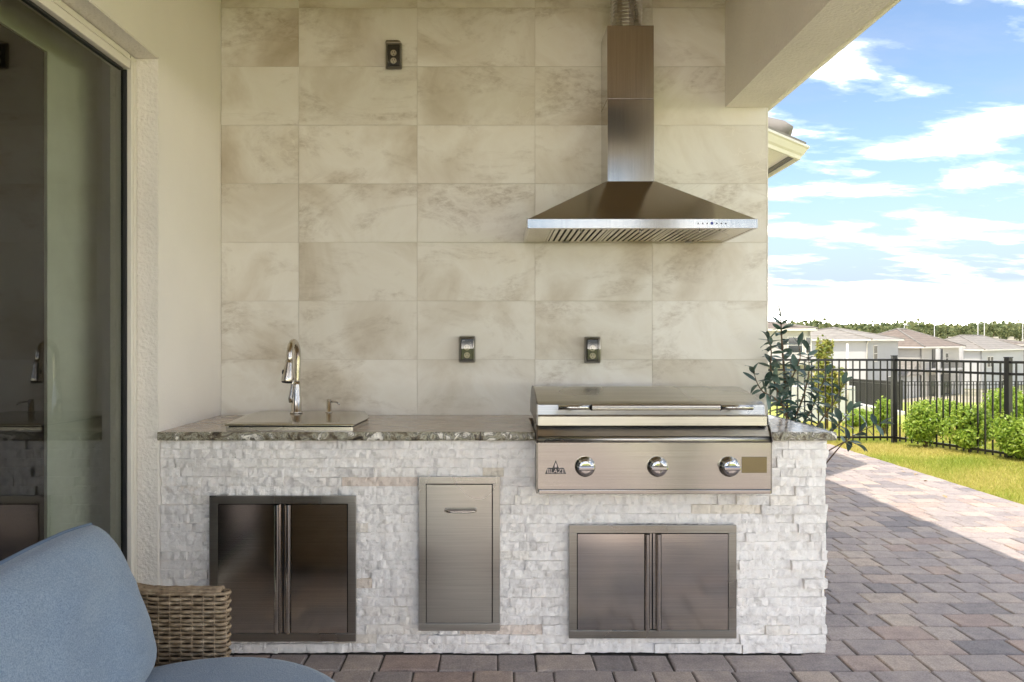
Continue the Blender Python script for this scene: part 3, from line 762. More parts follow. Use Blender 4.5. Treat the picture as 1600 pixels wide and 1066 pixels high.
MB().prism(lp2, LX0 - .005, LX0 - .0005, 'x').build('end_cap', 'steel_dark', lid)
MB().prism([(3.1055, .966), (3.1055, .990), (3.125, .990), (3.125, .966)], LX1 + .0005, LX1 + .006, 'x').build('end_cap', 'dark_slot', lid)
HY, HZ = 3.055, Z_at(637, 3.055)
hxa, hxb = X_at(872, HY), X_at(1176, HY); ha, hb = X_at(925, HY), X_at(1125, HY)
hd_ = MB().tube([(hxa, HY, HZ), (ha - .003, HY, HZ)], .0105, 18).build('handle', 'steel_panel', lid)
MB().tube([(hb + .003, HY, HZ), (hxb, HY, HZ)], .0105, 18).build('handle', 'steel_panel', lid)
kn = MB()
nseg, nring = 28, 190; vs = []; fs = []                     # knurled grip
for i in range(nring + 1):
    for q in range(nseg):
        a_ = 2 * pi * q / nseg; r_ = .0118 + (.0006 if (i + q) % 2 else -.0004)
        vs.append((ha + (hb - ha) * i / nring, HY + r_ * cos(a_), HZ + r_ * sin(a_)))
for i in range(nring):
    for q in range(nseg): fs.append((i * nseg + q, i * nseg + (q + 1) % nseg, (i + 1) * nseg + (q + 1) % nseg, (i + 1) * nseg + q))
kn.add(vs, fs).build('grip', 'steel_h', lid)
cl = MB(); cl.tube([(ha - .003, HY, HZ), (ha, HY, HZ)], .0128, 18); cl.tube([(hb, HY, HZ), (hb + .003, HY, HZ)], .0128, 18)
cl.build('collar', 'dark_slot', lid)
mt = MB()
for px in (893, 1150):
    xx = X_at(px, HY); mt.tube([(xx, HY + .008, HZ - .002), (xx, 3.136, HZ - .012)], .008, 12)
mt.build('mount', 'steel_dark', lid)
for px in (914, 1027, 1139):
    xx, zz = X_at(px, YP), Z_at(729, YP)
    k_ = MB().lathe([(.041, YP - .0005), (.041, YP - .006), (.036, YP - .010), (.0345, YP - .030), (.032, YP - .036), (.020, YP - .0375), (.001, YP - .038)], (xx, 0, zz), 'y', 36).build('knob', 'chrome', gr)
    MB().bbox(xx - .033, xx + .033, YP - .052, YP - .0385, zz - .009, zz + .009, .005).build('grip', 'chrome', k_)
# emblem and inspection plate
ex, ez = X_at(868, YP), Z_at(735, YP)
em = MB().prism([(ex - .042, ez - .014), (ex + .042, ez - .014), (ex + .034, ez + .010), (ex + .012, ez + .010), (ex + .009, ez + .020), (ex + .001, ez + .041), (ex - .007, ez + .022), (ex - .012, ez + .010), (ex - .032, ez + .010)], YP - .003, YP - .0005, 'y').build('emblem', 'black_plastic', gr)
MB().prism([(ex - .004, ez + .012), (ex + .005, ez + .012), (ex + .006, ez + .019), (ex + .001, ez + .034), (ex - .004, ez + .021)], YP - .0042, YP - .0032, 'y').build('flame', 'chrome', em)
fc = bpy.data.curves.new('lettering', 'FONT'); fc.body = 'BLAZE'; fc.size = .0255; fc.extrude = .0005; fc.align_x = 'CENTER'; fc.shear = 0.1; fc.resolution_u = 3
fo = bpy.data.objects.new('lettering', fc); COL.objects.link(fo)
bpy.context.view_layer.update()
me = bpy.data.meshes.new_from_object(fo.evaluated_get(bpy.context.evaluated_depsgraph_get())); bpy.data.objects.remove(fo)
me.materials.clear(); me.materials.append(MATS['chrome'])
lt = bpy.data.objects.new('lettering', me); COL.objects.link(lt); lt.parent = em
lt.location = (ex, YP - .0038, ez - .011); lt.rotation_euler = (pi / 2, 0, 0)
pr = rect(1159, 1198, 714, 739, YP)
MB().bbox(pr[0], pr[1], YP - .0025, YP - .0004, pr[2], pr[3], .0008).build('sight_plate', 'sight_mirror', gr)

# ------------------------------------------------------------------ sink, faucet, soap dispenser
sk_ = thing('bar_sink', 'drop-in stainless bar sink with flat cover on granite top', 'sink')
zc_ = ZT + .030
outer = [(-1.137, 3.222), (-.597, 3.222), (-.580, 3.52), (-.650, 3.815), (-1.165, 3.815), (-1.18, 3.60)]
def inset(poly, d_):
    out = []; n_ = len(poly)
    for i in range(n_):
        p0, p1, p2 = Vector(poly[i - 1]), Vector(poly[i]), Vector(poly[(i + 1) % n_])
        a, b2 = (p1 - p0).normalized(), (p2 - p1).normalized(); na, nb = Vector((-a.y, a.x)), Vector((-b2.y, b2.x))
        mm = (na + nb).normalized(); out.append(tuple(p1 + mm * (d_ / mm.dot(na))))
    return out
MB().prism(inset(outer, .004), ZT + .001, ZT + .0165, 'z').build('basin_rim', 'steel_h', sk_)
MB().prism(inset(outer, .012), ZT + .0168, zc_ - .0072, 'z').build('shadow_gap', 'dark_slot', sk_)
vs = [(x, y, z) for off, z in ((0, zc_ - .007), (0, zc_ - .003), (.003, zc_), (.035, zc_ + .004), (.045, zc_ + .0035)) for x, y in inset(outer, off)]
fs = [tuple(range(6))[::-1], tuple(range(24, 30))] + [(q * 6 + i, q * 6 + (i + 1) % 6, (q + 1) * 6 + (i + 1) % 6, (q + 1) * 6 + i) for q in range(4) for i in range(6)]
MB().add(vs, fs).build('cover', 'steel_cover', sk_)
fa = thing('faucet', 'brushed nickel gooseneck faucet with pull-down spray head', 'faucet')
fd = 3.66; s_ = F / fd
fx = X_at(465, fd); bz = zc_ + .004
MB().lathe([(.030, bz), (.030, bz + .006), (.024, bz + .012), (.0235, bz + .075), (.021, bz + .082), (.0185, bz + .135), (.0155, bz + .15)], (fx - .006, fd, 0)).build('body', 'nickel', fa)
pts = []
ztop = Z_at(533, fd)
zarc = ztop - .075
for k in range(8): pts.append((fx - .004 + .004 * k / 7, fd, bz + .14 + (zarc - bz - .14) * k / 7))
tipx, tipy = X_at(450, 3.50), 3.50
for k in range(1, 15):
    a_ = pi * k / 14
    f_ = (1 - cos(a_)) / 2
    pts.append((fx + (tipx - fx) * f_ * .85, fd + (tipy - fd) * f_ * .85, zarc + .070 * sin(a_)))
pts.append((fx + (tipx - fx) * .9, fd + (tipy - fd) * .9, zarc - .025))
MB().tube(pts, .0155, 16).build('neck', 'nickel', fa)
e1 = Vector(pts[-1]); e2 = Vector((tipx - .004, tipy, Z_at(597, 3.5)))
ax = (e2 - e1)
spr = MB().tube([e1 + ax * -.12, e1 + ax * .02, e1 + ax * .3, e1 + ax * .75, e1 + ax * .98, e2], [.0165, .0175, .0205, .0255, .0265, .0255], 18).build('spray_head', 'nickel', fa)
MB().tube([e2 + ax.normalized() * .0005, e2 + ax.normalized() * .004], [.0245, .022], 18).build('nozzle', 'dark_slot', spr)
bt = e1 + ax * .45 + Vector((-.020, -.010, 0)); MB().tube([bt + ax * -.1, bt, bt + ax * .14], [.003, .006, .004], 10).build('button', 'dark_slot', spr)
MB().tube([(fx - .028, fd - .012, bz + .055), (fx - .03, fd - .02, bz + .075), (fx - .018, fd - .028, bz + .14), (fx - .012, fd - .030, bz + .17)], [.011, .009, .006, .005], 12).build('lever', 'chrome', fa)
so = thing('soap_dispenser', 'small steel soap dispenser with thin bent spout beside faucet', 'soap dispenser')
sd = 3.70; sx = X_at(514, sd)
MB().lathe([(.017, bz), (.017, bz + .003), (.0125, bz + .005), (.0125, bz + .062), (.011, bz + .064)], (sx, sd, 0)).build('pump', 'nickel', so)
MB().tube([(sx + .008, sd - .004, bz + .052), (sx + .03, sd - .014, bz + .053), (sx + .045, sd - .02, bz + .049), (sx + .055, sd - .025, bz + .040)], [.005, .0045, .0042, .004], 10).build('spout', 'nickel', so)

# ------------------------------------------------------------------ range hood with duct
ho = thing('range_hood', 'stainless pyramid range hood with tall chimney above the grill', 'range hood')
HF = 3.41; zl, zh = Z_at(357, HF), Z_at(342, HF)
hx0, hx1 = X_at(824, HF), X_at(1184, HF); HB = YB - .003
cx0, cx1, cyf = .537, .762, 3.70; zch = 2.07
lipm = MB()
lipm.bbox(hx0, hx1, HF, HF + .014, zl, zh, .0015); lipm.bbox(hx0, hx0 + .014, HF + .0145, HB, zl, zh - .0005, .0012); lipm.bbox(hx1 - .014, hx1, HF + .0145, HB, zl, zh - .0005, .0012)
lip = lipm.build('lip', 'steel_hood', ho)
cvs = [(hx0 + .006, HF + .006, zh + .0005), (hx1 - .006, HF + .006, zh + .0005), (hx1 - .006, HB, zh + .0005), (hx0 + .006, HB, zh + .0005), (cx0 - .008, cyf - .008, zch), (cx1 + .008, cyf - .008, zch), (cx1 + .008, HB, zch), (cx0 - .008, HB, zch)]
MB().add(cvs, [(0, 1, 5, 4), (1, 2, 6, 5), (2, 3, 7, 6), (3, 0, 4, 7), (4, 5, 6, 7), (3, 2, 1, 0)]).build('canopy', 'steel_hood', ho)
MB().bbox(cx0, cx1, cyf, HB, zch + .001, Z_at(155, cyf), .0015).build('chimney', 'steel_hood', ho)
MB().bbox(cx0 - .0015, cx1 - .0015, cyf - .0015, HB, Z_at(155, cyf) + .001, Z_at(40, cyf), .0015).build('chimney', 'steel_hood', ho)
ub = MB().box(hx0 + .0145, hx1 - .0145, HF + .0148, HB, zl + .012, zl + .016).build('inner_pan', 'dark_slot', ho)
uf = MB()
uf.box(hx0 + .0145, hx0 + .11, HF + .0148, HB - .001, zl + .002, zl + .006); uf.box(hx1 - .11, hx1 - .0145, HF + .0148, HB - .001, zl + .002, zl + .006)
uf.box(hx0 + .1105, hx1 - .1105, HF + .0148, HF + .045, zl + .002, zl + .006); uf.box(hx0 + .1105, hx1 - .1105, HB - .05, HB - .001, zl + .002, zl + .006)
uf.build('underside', 'steel_h', ho)
fw = (hx1 - hx0 - .221) / 3
for q in range(3):
    a = hx0 + .1105 + q * fw; nb = 9
    ft = MB().box(a + .001, a + .012, HF + .0455, HB - .051, zl + .002, zl + .007)
    ft.box(a + .0121, a + fw - .0121, HF + .0455, HF + .0458, zl + .002, zl + .007); ft.box(a + fw - .012, a + fw - .001, HF + .0455, HB - .051, zl + .002, zl + .007)
    fto = ft.build('filter', 'steel_h', ho)
    pitch = (fw - .024) / nb
    for k in range(nb):
        bx = a + .012 + k * pitch
        MB().bbox(bx + pitch * .18, bx + pitch * .82, HF + .046, HB - .0515, zl + .0015, zl + .006, .001).build('baffle', 'steel_h', fto)
    MB().tube([(a + fw / 2 - .002, HF + .048, zl - .012), (a + fw / 2 - .002, HF + .048, zl + .001)], .0035, 8).build('pull_knob', 'chrome', fto)
bz_ = Z_at(349, HF)
for k, px in enumerate((1091, 1098, 1105, 1112.5, 1120, 1127, 1134)):
    xx = X_at(px, HF)
    if k == 3: MB().bbox(xx - .006, xx + .006, HF - .0015, HF - .0002, bz_ - .006, bz_ + .006, .0005).build('display', 'display_blue', lip)
    else: MB().prism([(xx - .004, bz_ - .004), (xx + .004, bz_ - .004), (xx, bz_ + .004)], HF - .0015, HF - .0002, 'y').build('button', 'black_plastic', lip)
lz = MB()
for px in (883, 1073): lz.lathe([(.016, zl - .004), (.020, zl + .001)], (X_at(px, YB), HB - .03, 0), 'z', 16)
lz.build('lamp_lens', 'grey_plastic', ho)
du = thing('vent_duct', 'ribbed foil vent duct rising from chimney top to porch ceiling', 'duct')
prof = []; z = Z_at(40, cyf) + .002; zz = z
while zz < 3.248:
    prof += [(.066, zz), (.079, zz + .008)]; zz += .018
prof.append((.071, min(zz, 3.249)))
MB().lathe(prof, (.645, 3.80, 0), 'z', 28).flat().build('sleeve', 'duct_foil', du)

# ------------------------------------------------------------------ outlets in weather covers
def outlet(px, py, label, tilt):
    t = thing('power_outlet', label, 'outlet', 'covered power outlets')
    x, z, y = X_at(px, YB), Z_at(py, YB), YB - .003
    MB().bbox(-.040, .040, -.012, 0, -.066, .066, .004).build('base_plate', 'grey_plastic', t)
    MB().bbox(-.030, .030, -.022, -.0125, -.055, .055, .004).build('gang_box', 'black_plastic', t)
    for s_ in (-1, 1):
        r_ = MB().lathe([(.0155, -.0225), (.0155, -.0265), (.014, -.0275)], (0, 0, -.010 + s_ * .0195), 'y', 20).build('socket', 'ivory_plastic', t)
        sl = MB()
        for q in (-1, 1): sl.box(q * .006 - .0012, q * .006 + .0012, -.0282, -.0276, -.010 + s_ * .0195, -.002 + s_ * .0195)
        sl.box(-.002, .002, -.0282, -.0276, -.020 + s_ * .0195, -.016 + s_ * .0195)
        sl.build('slots', 'dark_slot', r_)
    bm = bmesh.new(); bmesh.ops.create_cube(bm, size=1)
    for v in bm.verts:
        fr_ = v.co.y < 0
        v.co = Vector((v.co.x * (.078 if fr_ else .088), -.066 if fr_ else -.0125, v.co.z * (.124 if fr_ else .140)))
    bmesh.ops.delete(bm, geom=[f for f in bm.faces if f.calc_center_median().y > -.02], context='FACES_ONLY')
    bmesh.ops.bevel(bm, geom=[e_ for e_ in bm.edges if not e_.is_boundary], offset=.016, segments=4, affect='EDGES', profile=.6)
    bm.verts.index_update()
    MB().add([v.co.copy() for v in bm.verts], [tuple(v.index for v in f.verts) for f in bm.faces], True).build('bubble_cover', 'cover_plastic', t)
    bm.free()
    t.location = (x, y, z)
outlet(616, 89, 'black power outlet high on the tiled wall, above faucet level', 0)
outlet(730, 546, 'black power outlet in clear cover between faucet and grill', 0)
outlet(925, 547, 'black power outlet in clear cover just above the grill lid', 0)

# ------------------------------------------------------------------ wicker armchair
ch = thing('wicker_armchair', 'curved brown wicker armchair with blue seat cushion', 'armchair')
ccx, ccy, cr = -.97, 1.715, .40
inner = []
def shell(off):
    pts = []
    for k in range(14): pts.append((-.760 - (.21) * k / 14, ccy + cr + off))
    for k in range(41):
        a_ = pi / 2 + pi * k / 40; pts.append((ccx + (cr + off) * cos(a_), ccy + (cr + off) * sin(a_)))
    for k in range(1, 15): pts.append((ccx + (.21) * k / 14, ccy - cr - off))
    return pts
i_, o_ = shell(0.0), shell(.038)
capA = [(-.760 + .019 * sin(a_), ccy + cr + .019 + .019 * cos(a_)) for a_ in np.linspace(0, pi, 7)][1:-1]
capB = [(-.760 + .019 * sin(a_), ccy - cr - .019 + .019 * cos(a_)) for a_ in np.linspace(0, pi, 7)][1:-1]
loop = i_ + capB[::1] + o_[::-1] + capA
loop = [Vector(p) for p in loop]
cum = [0.0]
for a, b2 in zip(loop, loop[1:] + loop[:1]): cum.append(cum[-1] + (b2 - a).length)
TOT = cum[-1]
def loop_at(s_):
    s_ %= TOT
    i = int(np.searchsorted(cum, s_, side='right') - 1); i = min(i, len(loop) - 1)
    a, b2 = loop[i], loop[(i + 1) % len(loop)]; f_ = (s_ - cum[i]) / max(1e-6, cum[i + 1] - cum[i])
    d_ = (b2 - a).normalized(); return a + (b2 - a) * f_, Vector((-d_.y, d_.x))
def top_z(p): return .612 + .14 * max(0, min(1, (-.93 - p.x) / .45)) ** 1.5
nst = int(round(TOT / .031 / 2)) * 2; stp = TOT / nst; sub = 6
rows = 46; V = []; Fq = []; RN = []
for r_ in range(rows):
    f_ = (r_ + .5) / rows; ring_ = []
    jit = random.uniform(-.001, .001)
    for q in range(nst * sub):
        s_ = q * stp / sub; p, nm = loop_at(s_)
        off = .0034 * cos(pi * q / sub + pi * (r_ % 2))
        z = .07 + (top_z(p) - .07) * f_ + jit
        hh = .0062 * (top_z(p) - .07) / .55
        c = Vector((p.x, p.y, z)); n3 = Vector((nm.x, nm.y, 0))
        ring_.append([c + n3 * (off + .0024), c + Vector((0, 0, hh)) + n3 * off, c + n3 * (off - .0024), c - Vector((0, 0, hh)) + n3 * off])
    st = len(V); m_ = len(ring_)
    for four in ring_: V += [tuple(v) for v in four]
    for q in range(m_):
        q2 = (q + 1) % m_
        for k in range(4): Fq.append((st + q * 4 + k, st + q2 * 4 + k, st + q2 * 4 + (k + 1) % 4, st + q * 4 + (k + 1) % 4))
wv = raw_mesh('weave', np.array(V), np.array(Fq), 'wicker', parent=ch, smooth=True); tag(wv, kind='stuff')
stk = MB()
for q in range(nst):
    p, nm = loop_at((q + .5) * stp); stk.tube([(p.x, p.y, .06), (p.x, p.y, top_z(p) - .004)], .0026, 5, caps=False)
tag(stk.build('stakes', 'wicker', ch), kind='stuff')
mid = shell(.019)
crv = MB()
core_in, core_out = shell(.008), shell(.030)
vs = []; fs = []
for (a, b2) in zip(core_in, core_out):
    tzz = top_z(Vector(a)) - .006
    vs += [(a[0], a[1], .06), (a[0], a[1], tzz), (b2[0], b2[1], tzz), (b2[0], b2[1], .06)]
for q in range(len(core_in) - 1):
    for k in range(4): fs.append((q * 4 + k, q * 4 + (k + 1) % 4, (q + 1) * 4 + (k + 1) % 4, (q + 1) * 4 + k))
fs += [(0, 1, 2, 3), tuple(len(vs) - 4 + k for k in range(4))]
crv.add(vs, fs).build('shell_core', 'wicker_core', ch)
rim = MB()
for o2 in (.004, .012, .019, .026, .034):
    pts = [(p[0], p[1], top_z(Vector(p)) + .002 + (.004 if .01 < o2 < .03 else 0) + .0012 * sin(q_ * 2.1 + o2 * 300)) for q_, p in enumerate(shell(o2))]
    rim.tube(pts, .0052, 7)
rim.build('top_braid', 'wicker', ch)
MB().lathe([(.34, .05), (.37, .08), (.37, .31), (.30, .315)], (-.74, ccy, 0), 'z', 40).build('seat_base', 'wicker_core', ch)
for ax_, ay_ in ((-.50, 1.48), (-.50, 1.95), (-1.12, 1.45), (-1.12, 1.98)):
    MB().lathe([(.018, 0.0), (.022, .06)], (ax_, ay_, 0), 'z', 12).build('foot', 'wicker_core', ch)
def cushion_round(c, r, z0, z1):
    prof = []; h = (z1 - z0) / 2; e_ = .05
    prof.append((.001, z0))
    for k in range(7):
        a_ = -pi / 2 + pi / 2 * k / 6; prof.append((r - e_ + e_ * cos(a_), (z0 + h) + h * sin(a_) * (1)))
    for k in range(1, 9):
        a_ = pi / 2 * k / 8; prof.append((r - e_ + e_ * cos(a_), (z0 + h) + h * sin(a_) * .82))
    for t_ in (.8, .6, .4, .2, .003): prof.append(((r - e_) * t_, z0 + h + h * (.82 + .18 * (1 - t_ ** 2))))
    return MB().lathe(prof, (c[0], c[1], 0), 'z', 72)
sc_ = (-.685, 1.715)
seat = cushion_round(sc_, .372, .33, .478).build('seat_cushion', 'cushion_blue', ch)
MB().tube([(sc_[0] + .370 * cos(a_), sc_[1] + .370 * sin(a_), .424) for a_ in np.linspace(0, 2 * pi, 73)], .0045, 8).build('piping', 'cushion_piping', seat)
# back pillow: a plump square cushion leaning on the back of the chair
pw, phh, pt = .80, .445, .20
V = []; Fq = []; nu, nv = 48, 36
for sgn in (1, -1):
    for j in range(nv + 1):
        for i in range(nu + 1):
            u, v = 2 * i / nu - 1, 2 * j / nv - 1
            # rounded-square outline
            uu = u * (1 - .05 * v * v) ; vv = v * (1 - .09 * u * u)
            cr_ = max(0, abs(u) + abs(v) - 1.72); uu *= 1 - .06 * cr_; vv *= 1 - .09 * cr_
            th = pt / 2 * ((1 - u ** 4) * (1 - v ** 4)) ** .45
            th += (.010 * noise.noise((u * 2.2, v * 2.6, 3.0 + sgn)) + .005 * noise.noise((u * 6 + v * 3, v * 5 - u, 1.0))) * (1 - max(abs(u), abs(v)) ** 6)
            V.append((sgn * th, uu * pw / 2, vv * phh / 2))
n0 = (nu + 1) * (nv + 1)
for sidx in range(2):
    for j in range(nv):
        for i in range(nu):
            a = sidx * n0 + j * (nu + 1) + i; q = (a, a + 1, a + nu + 2, a + nu + 1)
            Fq.append(q if sidx == 0 else q[::-1])
pl = thing('back_pillow', 'large plump blue pillow leaning on back of wicker armchair', 'pillow')
po = raw_mesh('pillow_body', np.array(V), np.array(Fq), 'cushion_blue', parent=pl, smooth=True)
bm = bmesh.new(); bm.from_mesh(po.data); bmesh.ops.remove_doubles(bm, verts=bm.verts, dist=.0006); bmesh.ops.recalc_face_normals(bm, faces=bm.faces); bm.to_mesh(po.data); bm.free()
ed = []
for t_ in np.linspace(0, 1, 81)[:-1]:
    a_ = t_ * 4
    k = int(a_); f_ = a_ - k
    u, v = [(2 * f_ - 1, 1), (1, 1 - 2 * f_), (1 - 2 * f_, -1), (-1, 2 * f_ - 1)][k]
    uu = u * (1 - .05 * v * v); vv = v * (1 - .09 * u * u); cr_ = max(0, abs(u) + abs(v) - 1.72); uu *= 1 - .06 * cr_; vv *= 1 - .09 * cr_
    ed.append((0, uu * pw / 2, vv * phh / 2))
ed.append(ed[0])
MB().tube(ed, .0055, 8, caps=False).build('piping', 'cushion_piping_pale', pl)
pl.location = (-.975, 1.600, .622); pl.rotation_euler = (R(5), R(-20), R(-3))

# ------------------------------------------------------------------ potted plant beside the wall end
def leaf_mesh(name, L, W, curl, fold=.25):
    vs = []; fs = []; k = 6
    for i in range(k + 1):
        t_ = i / k; w = W * (sin(pi * min(1, t_ * .94 + .03)) ** .8) * .5
        x = L * t_ * (1 - .12 * abs(curl) * t_); z = -curl * L * t_ * t_
        vs += [(x, -w, z + fold * w), (x, 0, z), (x, w, z + fold * w)]
    for i in range(k):
        a = i * 3; fs += [(a, a + 3, a + 4, a + 1), (a + 1, a + 4, a + 5, a + 2)]
    me = bpy.data.meshes.new(name); me.from_pydata(vs, [], fs); me.polygons.foreach_set('use_smooth', [True] * len(fs))
    at_ = me.attributes.new('rnd', 'FLOAT', 'FACE'); at_.data.foreach_set('value', [random.random()] * len(fs))
    me.materials.append(MATS['leaf_plant']); return me
LM = [leaf_mesh('leaf', random.uniform(.062, .094), random.uniform(.023, .034), c) for c in (-.1, .1, .25, .4, .55, .3, .0)]
pp = thing('potted_plant', 'dark green leafy potted plant behind the counter end', 'plant')
PX, PY = 1.60, 4.12
MB().lathe([(.10, 0.0), (.135, .02), (.16, .30), (.17, .33), (.165, .345), (.15, .34), (.145, .30), (.02, .295)], (PX, PY, 0)).build('pot', 'terracotta', pp)
random.seed(31)
stems = []
def stem(pts, r0):
    out = []
    P_ = [Vector(p) for p in pts]
    for i in range(len(P_) - 1):
        for q in range(6):
            t_ = q / 6
            p0, p1, p2, p3 = P_[max(i - 1, 0)], P_[i], P_[i + 1], P_[min(i + 2, len(P_) - 1)]
            out.append(.5 * ((2 * p1) + (p2 - p0) * t_ + (2 * p0 - 5 * p1 + 4 * p2 - p3) * t_ ** 2 + (3 * p1 - p0 - 3 * p2 + p3) * t_ ** 3))
    out.append(P_[-1]); n_ = len(out)
    MB().tube(out, [r0 * (1 - .75 * q / n_) for q in range(n_)], 7).build('stem', 'bark', pp)
    return out
def PXZ(px, py, d): return (X_at(px, d), d, Z_at(py, d))
S = []
S.append((stem([(PX, PY, .28), PXZ(1240, 740, 4.12), PXZ(1232, 660, 4.10), PXZ(1226, 590, 4.08), PXZ(1222, 540, 4.06), PXZ(1220, 497, 4.05)], .011), .30, 1))
S.append((stem([PXZ(1233, 665, 4.10), PXZ(1218, 620, 4.0), PXZ(1205, 580, 3.86), PXZ(1205, 548, 3.82), PXZ(1200, 530, 3.80)], .006), .12, 1))
S.append((stem([PXZ(1234, 672, 4.10), PXZ(1255, 620, 4.1), PXZ(1264, 580, 4.12), PXZ(1262, 548, 4.14)], .006), .1, 1))
S.append((stem([PXZ(1234, 690, 4.10), PXZ(1262, 650, 4.15), PXZ(1280, 612, 4.2), PXZ(1292, 585, 4.2)], .006), .15, .9))
S.append((stem([PXZ(1236, 720, 4.10), PXZ(1275, 668, 4.12), PXZ(1305, 625, 4.15), PXZ(1318, 600, 4.15)], .006), .3, .5))
S.append((stem([PXZ(1229, 640, 4.08), PXZ(1210, 622, 3.95), PXZ(1192, 612, 3.82), PXZ(1182, 596, 3.76), PXZ(1178, 580, 3.74)], .005), .35, .45))
S.append((stem([PXZ(1238, 735, 4.10), PXZ(1285, 690, 4.05), PXZ(1318, 655, 4.0), PXZ(1330, 640, 4.0)], .005), .45, .7))
S.append((stem([PXZ(1240, 760, 4.10), PXZ(1280, 715, 4.0), PXZ(1320, 690, 3.95), PXZ(1350, 672, 3.95), PXZ(1375, 662, 3.95)], .005), .5, .45))
S.append((stem([PXZ(1244, 800, 4.10), PXZ(1280, 740, 3.85), PXZ(1304, 708, 3.7), PXZ(1322, 690, 3.68), PXZ(1338, 694, 3.68)], .005), .6, .55))
S.append((stem([PXZ(1228, 610, 4.08), PXZ(1240, 585, 4.0), PXZ(1250, 560, 3.96), PXZ(1248, 540, 3.94)], .005), .1, 1))
S.append((stem([PXZ(1230, 650, 4.08), PXZ(1222, 640, 4.0), PXZ(1206, 642, 3.9), PXZ(1196, 650, 3.84)], .005), .1, .8))
def add_leaf(p, d_, k=None):
    o = bpy.data.objects.new('leaf', random.choice(LM)); COL.objects.link(o); o.parent = pp
    q = d_.to_track_quat('X', 'Z'); o.rotation_mode = 'QUATERNION'
    o.rotation_quaternion = q @ Matrix.Rotation(random.uniform(-.7, .7), 3, 'X').to_quaternion()
    s_ = random.uniform(.65, 1.1); o.location = p; o.scale = (s_, s_, s_)
nleaf = 0
for pts, t0, dens in S:
    n_ = len(pts); i0 = int(n_ * t0); acc = 0; ph = random.uniform(0, 6)
    for i in range(i0, n_ - 1):
        acc += (pts[i + 1] - pts[i]).length
        while acc > .0165 / dens:
            acc -= .0165 / dens
            t_ = (pts[i + 1] - pts[i]).normalized(); ph += 2.4
            sd_ = t_.orthogonal().normalized(); sd_ = Matrix.Rotation(ph, 3, t_) @ sd_
            for q in (1, -1) if random.random() < .75 else (1,):
                d_ = (sd_ * q * random.uniform(.7, 1.1) + t_ * random.uniform(.1, .6) + Vector((0, -.1, random.uniform(-.25, .15)))).normalized()
                tipp = pts[i] + d_ * .08
                if tipp.y < YB + .02 and tipp.y > YB - .03 and tipp.x < 1.40: continue
                if nleaf < 275: add_leaf(pts[i], d_); nleaf += 1
    for q in range(2):
        add_leaf(pts[-1], ((pts[-1] - pts[-2]).normalized() + Vector((random.uniform(-.5, .5), random.uniform(-.3, .1), random.uniform(-.1, .2)))).normalized())

# tuft of dry bristles by the counter end
br = thing('dry_bristle_bundle', 'tan bristly dry bundle leaning on the end of the stone counter', 'brush')
mb = MB()
for k in range(420):
    z0_ = random.uniform(.10, .37); a_ = random.uniform(0, 2 * pi); r_ = .022 * math.sqrt(random.random())
    p0 = Vector((1.418 + r_ * cos(a_) * .8, 3.36 + r_ * sin(a_), z0_)); d_ = Vector((random.uniform(-.3, .5), random.uniform(-.5, .5), random.uniform(-1, .3))).normalized() * random.uniform(.015, .035)
    w = Vector((.0014, 0, .0006)); mb.add([p0 - w, p0 + w, p0 + d_], [(0, 1, 2)])
tag(mb.build('bristles', 'straw', br, fix=False), kind='stuff')
MB().tube([(1.424, 3.37, 0.0), (1.420, 3.362, .12), (1.418, 3.36, .36), (1.416, 3.365, .41)], [.006, .010, .010, .006], 8).build('stick', 'straw', br)

# ------------------------------------------------------------------ black picket fences
def pick_mesh(h, w=.016):
    return MB().box(-w / 2, w / 2, -w / 2, w / 2, 0, h)
def fence_run(parent, a, b2, zbase, h, spacing=.097, posts=(True, True), w=.016):
    a, b2 = Vector((*a, zbase[0])), Vector((*b2, zbase[1])); L = (b2 - a).length; u = (b2 - a).normalized(); up = Vector((0, 0, 1)); sdv = u.cross(up)
    def bar(p, q, ww, hh, name):
        mb = MB(); o_ = sdv * (ww / 2); z_ = up * (hh / 2)
        mb.add([p - o_ - z_, p + o_ - z_, p + o_ + z_, p - o_ + z_, q - o_ - z_, q + o_ - z_, q + o_ + z_, q - o_ + z_], [(0, 1, 2, 3), (7, 6, 5, 4), (0, 4, 5, 1), (1, 5, 6, 2), (2, 6, 7, 3), (3, 7, 4, 0)])
        mb.build(name, 'black_metal', parent)
    for hz_ in (h - .04, h - .18, .075): bar(a + up * hz_, b2 + up * hz_, .028, .030, 'rail')
    nP = int(L / spacing); pm = None
    for k in range(1, nP):
        p = a + (b2 - a) * (k / nP)
        if pm is None:
            o = MB().box(-w / 2, w / 2, -w / 2, w / 2, .03, h - .042).build('picket', 'black_metal', parent); pm = o.data
        else:
            o = bpy.data.objects.new('picket', pm); COL.objects.link(o); o.parent = parent
        o.location = p; o.rotation_euler = (0, 0, math.atan2(u.y, u.x))
    for f_, p in zip(posts, (a, b2)):
        if not f_: continue
        mb = MB(); mb.bbox(-.032, .032, -.032, .032, -.05, h + .012, .003); mb.bbox(-.037, .037, -.037, .037, h + .013, h + .024, .003)
        o = mb.build('post', 'black_metal', parent); o.location = p; o.rotation_euler = (0, 0, math.atan2(u.y, u.x))
FA = (5.61, 10.82); FB = (6.11, 9.16); FC = (6.62, 7.5)
f1 = thing('picket_fence', 'black metal picket fence with corner post along the lawn', 'fence')
fence_run(f1, (2.6, 10.82), FA, (-.14, -.14), 1.205, posts=(False, True))
fence_run(f1, FA, FB, (-.14, -.125), 1.205, posts=(False, True))
fence_run(f1, FB, FC, (-.125, -.09), 1.205, posts=(False, True))
f2 = thing('picket_fence', 'distant black picket fence running downhill in front of the white houses', 'fence')
pC = (16.9, 32.0); pL = (20.6, 46.0); pR = (27.5, 33.5)
